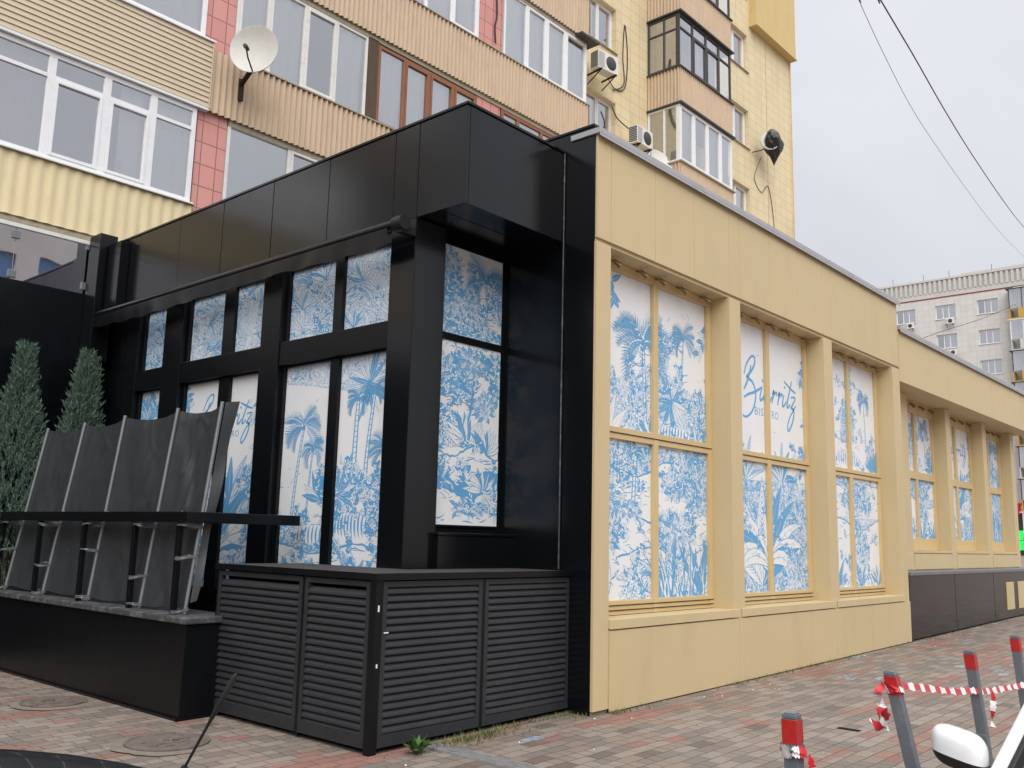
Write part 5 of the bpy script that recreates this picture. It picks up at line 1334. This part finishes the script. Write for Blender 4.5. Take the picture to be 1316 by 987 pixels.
# ------------------------------------------------------------------ cars
def car(name, label, loc, rz, paint_mat, kind):
    t = thing(name, label, 'car', loc, rz)
    B = lambda m, n, mats, p=t, bev=0: m.build(n, mats, p, bev, False)
    if kind == 'sedan': S = [(-2.14, .42, .76, .68), (-2.10, .30, 1.12, .85), (-1.95, .26, 1.165, .90), (-1.2, .24, 1.175, .92), (-.3, .22, .97, .86), (.8, .22, .95, .86), (1.3, .24, .90, .85), (1.9, .26, .80, .80), (2.12, .32, .68, .70), (2.18, .42, .58, .58)]
    else: S = [(-2.05, .42, .80, .62), (-2.0, .30, .95, .76), (-1.5, .24, .98, .84), (-.4, .22, .96, .86), (.6, .22, .945, .86), (1.05, .24, .92, .85), (1.6, .26, .84, .82), (1.92, .32, .74, .74), (2.02, .42, .60, .60)]
    m = MB(); ring = []
    def sec(x, zb, zt, w):
        r = []
        for k in range(24):
            a = 2 * math.pi * k / 24; c, s_ = math.cos(a), math.sin(a)
            yy = w * math.copysign(abs(c) ** .42, c); zz = (zb + zt) / 2 + (zt - zb) / 2 * math.copysign(abs(s_) ** .5, s_)
            yy *= 1 - .05 * max(0, (zz - zb) / (zt - zb) - .5) * 2
            r.append((x, yy, zz))
        return r
    vs = []; fs = []
    for q in S: vs += sec(*q)
    for i in range(len(S) - 1):
        for k in range(24): fs.append((i * 24 + k, (i + 1) * 24 + k, (i + 1) * 24 + (k + 1) % 24, i * 24 + (k + 1) % 24))
    fs += [tuple(range(24)), tuple(range(len(vs) - 1, len(vs) - 25, -1))]
    m.add(vs, fs, 0, True); body = B(m, 'body', paint_mat)
    sb = body.modifiers.new('Subdivision', 'SUBSURF'); sb.levels = 1; sb.render_levels = 2
    # greenhouse: belt corners and roof corners
    if kind == 'sedan': xf, xr, rf, rr_, zr = .85, -.92, .25, -.48, 1.42
    else: xf, xr, rf, rr_, zr = .95, -1.75, .32, -1.35, 1.50
    bw, rw, zb = .795, .60, (.93 if kind != 'sedan' else 1.02)
    P = {}
    for sg in (-1, 1):
        P['bf', sg] = Vector((xf, bw * sg, zb)); P['br', sg] = Vector((xr, bw * sg, zb + .03)); P['rf', sg] = Vector((rf, rw * sg, zr)); P['rr', sg] = Vector((rr_, rw * sg, zr - .01))
        P['bm', sg] = Vector(((xf + xr) / 2, (bw + .01) * sg, zb)); P['rm', sg] = Vector(((rf + rr_) / 2, (rw + .01) * sg, zr + .01))
    m = MB()
    m.grid(lambda u, v: (rf + .02 + (rr_ - rf - .04) * u, -rw + 2 * rw * v, zr + .035 * math.sin(math.pi * u) * (1 - (2 * v - 1) ** 2) + .03 * (1 - (2 * v - 1) ** 4)), 8, 10); B(m, 'roof', paint_mat)
    m = MB()
    for sg in (-1, 1):
        m = MB(); m.bar(P['bf', sg] + Vector((.03, 0, -.03)), P['rf', sg], .05, .055); m.bar(P['br', sg] + Vector((-.02, 0, -.03)), P['rr', sg], .12, .05); m.bar(P['rf', sg], P['rr', sg], .05, .05); B(m, 'pillar', paint_mat, t, .012)
    m = MB()
    for sg in (-1, 1):
        m = MB(); m.bar(P['bf', sg] + Vector((.036, -.034 * sg, -.03)), P['rf', sg] + Vector((.01, -.034 * sg, 0)), .022, .05); B(m, 'window_seal', 'plastic', t, .006); m = MB(); m.bar(P['bm', sg], P['rm', sg], .07, .04); B(m, 'door_pillar', 'plastic', t, .006)
    def pane(name, pts):
        m = MB(); m.quad(*pts); return B(m, name, 'carglass')
    o_ = lambda v, sg, q=.02: Vector((v.x, v.y - q * sg, v.z))
    pane('windscreen', [o_(P['bf', -1], -1), o_(P['bf', 1], 1), o_(P['rf', 1], 1), o_(P['rf', -1], -1)])
    pane('rear_window', [o_(P['br', 1], 1), o_(P['br', -1], -1), o_(P['rr', -1], -1), o_(P['rr', 1], 1)])
    for sg in (-1, 1): pane('side_window', [o_(P['bf', sg], sg, .01), o_(P['br', sg], sg, .01), o_(P['rr', sg], sg, .01), o_(P['rf', sg], sg, .01)])
    m = MB(); m.box(-1.0, .5, -.7, .7, .5, .92); m.box(.05, .2, -.6, -.15, .9, 1.2); m.box(.05, .2, .15, .6, .9, 1.2); m.box(.62, .86, -.74, .74, .86, .94); B(m, 'seats', 'plastic', t, .03)
    for x in (1.32, -1.32):
        for sg in (-1, 1):
            m = MB(); q = Matrix.Translation((x, sg * .80, .31)) @ Matrix.Rotation(R(90), 4, 'X')
            m.lathe([(.2, -.10), (.29, -.10), (.315, -.06), (.315, .06), (.29, .10), (.2, .10)], (0, 0, 0), 28, 0, q); w = B(m, 'wheel', 'rubber')
            m = MB(); m.lathe([(.20, -.09), (.19, -.04), (.05, -.075), (0, -.075)] , (0, 0, 0), 20, 0, q); m.lathe([(.20, .09), (.19, .04), (.05, .075), (0, .075)], (0, 0, 0), 20, 0, q); m.build('rim', 'rim', w, 0, False)
    for sg in (-1, 1):
        m = MB(); m.box(1.84, 2.0, sg * .42, sg * .70, .60, .70); B(m, 'headlight', 'lampglass', t, .03)
        m = MB(); m.box(-2.10, -1.98, sg * .46, sg * .72, .68, .82); B(m, 'tail_light', 'taillight', t, .03)
        # mirror: shell with painted upper cap and black lower half on a short stem
        M0 = Vector((xf - .10, sg * (bw + .115), 1.022)); m = MB(); n1, n2 = 24, 14; vs = []; fs = []
        for i in range(n2 + 1):
            th = math.pi * i / n2 - math.pi / 2
            for k in range(n1):
                a = 2 * math.pi * k / n1; pw = lambda v, e: math.copysign(abs(v) ** e, v)
                x = .062 * pw(math.cos(th), .55) * pw(math.cos(a), .75); y = .090 * pw(math.cos(th), .5) * pw(math.sin(a), .65); z = .066 * pw(math.sin(th), .72)
                z += .20 * y * sg; x -= .10 * abs(y + .1 * sg)
                vs.append(M0 + Vector((x, y, z)))
        for i in range(n2):
            for k in range(n1): fs.append((i * n1 + k, i * n1 + (k + 1) % n1, (i + 1) * n1 + (k + 1) % n1, (i + 1) * n1 + k))
        lo = fs[:6 * n1]; hi = fs[6 * n1:]
        m.add(vs, hi, 0, True); m.add(vs, lo, 1, True); mi = B(m, 'mirror', [paint_mat, 'plastic'])
        m = MB(); m.bar(M0 + Vector((0, -.06 * sg, -.05)), Vector((xf - .02, sg * (bw - .03), .925)), .07, .035); m.build('stem', 'plastic', mi, .01, False)
        m = MB(); m.quad(M0 + Vector((-.066, -.07, -.05)), M0 + Vector((-.066, .07, -.05)), M0 + Vector((-.066, .07, .05)), M0 + Vector((-.066, -.07, .05))); m.build('mirror_glass', 'carglass', mi, 0, False)
    m = MB(); m.box(-2.14, -2.12, -.26, .26, .56, .67); B(m, 'number_plate', 'tape_white')
    m = MB(); m.box(2.0, 2.06, -.5, .5, .42, .54); B(m, 'grille', 'plastic', t, .02)
    return t
car('parked_car', 'white parked car showing its door mirror and windscreen pillar at lower right', (-3.10, -5.335, zg(-3.1)), R(180), 'car_white', 'hatch')
bc = car('parked_car', 'black parked car with stubby rod aerial on its rear corner at lower left', (-7.33, -1.49, zg(-7.3)), R(108.7), 'car_black', 'sedan')
# aerial, as a part of the black car
inv = (Matrix.Translation(bc.location) @ Matrix.Rotation(R(108.7), 4, 'Z')).inverted()
pb = inv @ Vector((-5.965, -2.91, .955)); pt = inv @ Vector((-5.90, -3.06, 1.25)); dv = pt - pb
m = MB(); m.tube([pb - dv * .05, pb + dv * .10], [.012, .010], 10); m.tube([pb + dv * .10, pb + dv * .5, pb + dv * .62, pb + dv * .97, pt], [.004, .0045, .0075, .0085, .003], 10); m.build('aerial', 'plastic', bc, 0, False)

# ------------------------------------------------------------------ light, sky, camera
w = bpy.data.worlds.new('World'); sc.world = w; w.use_nodes = True; nt = w.node_tree; nt.nodes.clear()
SUN_EL, SUN_AZ = 42, 222           # azimuth: degrees clockwise from +Y
sky = N(nt, 'ShaderNodeTexSky', sky_type='NISHITA', sun_disc=False)
sky.sun_elevation = R(SUN_EL); sky.sun_rotation = R(SUN_AZ); sky.air_density = 1.0; sky.dust_density = 3.0
tc = N(nt, 'ShaderNodeTexCoord'); sp = N(nt, 'ShaderNodeSeparateXYZ'); L(nt, tc.outputs['Generated'], sp.inputs[0])
cl = noise(nt, tc.outputs['Generated'], 2.2, 5, .55, .4)
up = M(nt, 'MAXIMUM', sp.outputs[2], 0.0)
lum = M(nt, 'ADD', M(nt, 'MULTIPLY_ADD', up, 2.6, 4.3), M(nt, 'MULTIPLY', M(nt, 'MAXIMUM', M(nt, 'SUBTRACT', up, .52), 0.0), 26.0))                # an overcast sky is brighter overhead
lum = M(nt, 'MULTIPLY', lum, M(nt, 'MULTIPLY_ADD', cl, .42, .80))
cc = N(nt, 'ShaderNodeVectorMath', operation='SCALE'); cc.inputs[0].default_value = (.975, .98, 1.035); L(nt, lum, cc.inputs['Scale'])
mx = mixc(nt, .90, sky.outputs[0], cc.outputs[0])
bg = N(nt, 'ShaderNodeBackground'); bg.inputs[1].default_value = .11; L(nt, mx, bg.inputs[0])
ow = N(nt, 'ShaderNodeOutputWorld'); L(nt, bg.outputs[0], ow.inputs[0])
sl = bpy.data.lights.new('sun', 'SUN'); sl.energy = 1.5; sl.angle = R(50); sl.color = (1, .97, .92)
so = bpy.data.objects.new('sun', sl); COL.objects.link(so)
az = R(SUN_AZ); d = Vector((math.sin(az) * math.cos(R(SUN_EL)), math.cos(az) * math.cos(R(SUN_EL)), math.sin(R(SUN_EL))))
so.rotation_euler = d.to_track_quat('Z', 'Y').to_euler(); so.location = (-5, -10, 20)
cam = bpy.data.cameras.new('camera'); co = bpy.data.objects.new('camera', cam); COL.objects.link(co); sc.camera = co
cam.sensor_width = 36; cam.lens = 36 * 1190.72 / 1316; cam.clip_end = 1500; cam.clip_start = .05
r_ = Vector((.66059246, -.75035743, .02411083)); u_ = Vector((-.13910123, -.09077449, .98610894)); f_ = Vector((.73774552, .65476998, .16434059))
co.matrix_world = Matrix(((r_.x, u_.x, -f_.x, -7.447), (r_.y, u_.y, -f_.y, -5.459), (r_.z, u_.z, -f_.z, 1.65), (0, 0, 0, 1)))
sc.view_settings.view_transform = 'Standard'; sc.view_settings.look = 'None'; sc.view_settings.gamma = 1; sc.view_settings.use_curve_mapping = False
sc.view_settings.exposure = EXPOSURE
sc.cycles.max_bounces = 8; sc.cycles.transparent_max_bounces = 12; sc.cycles.use_denoising = True
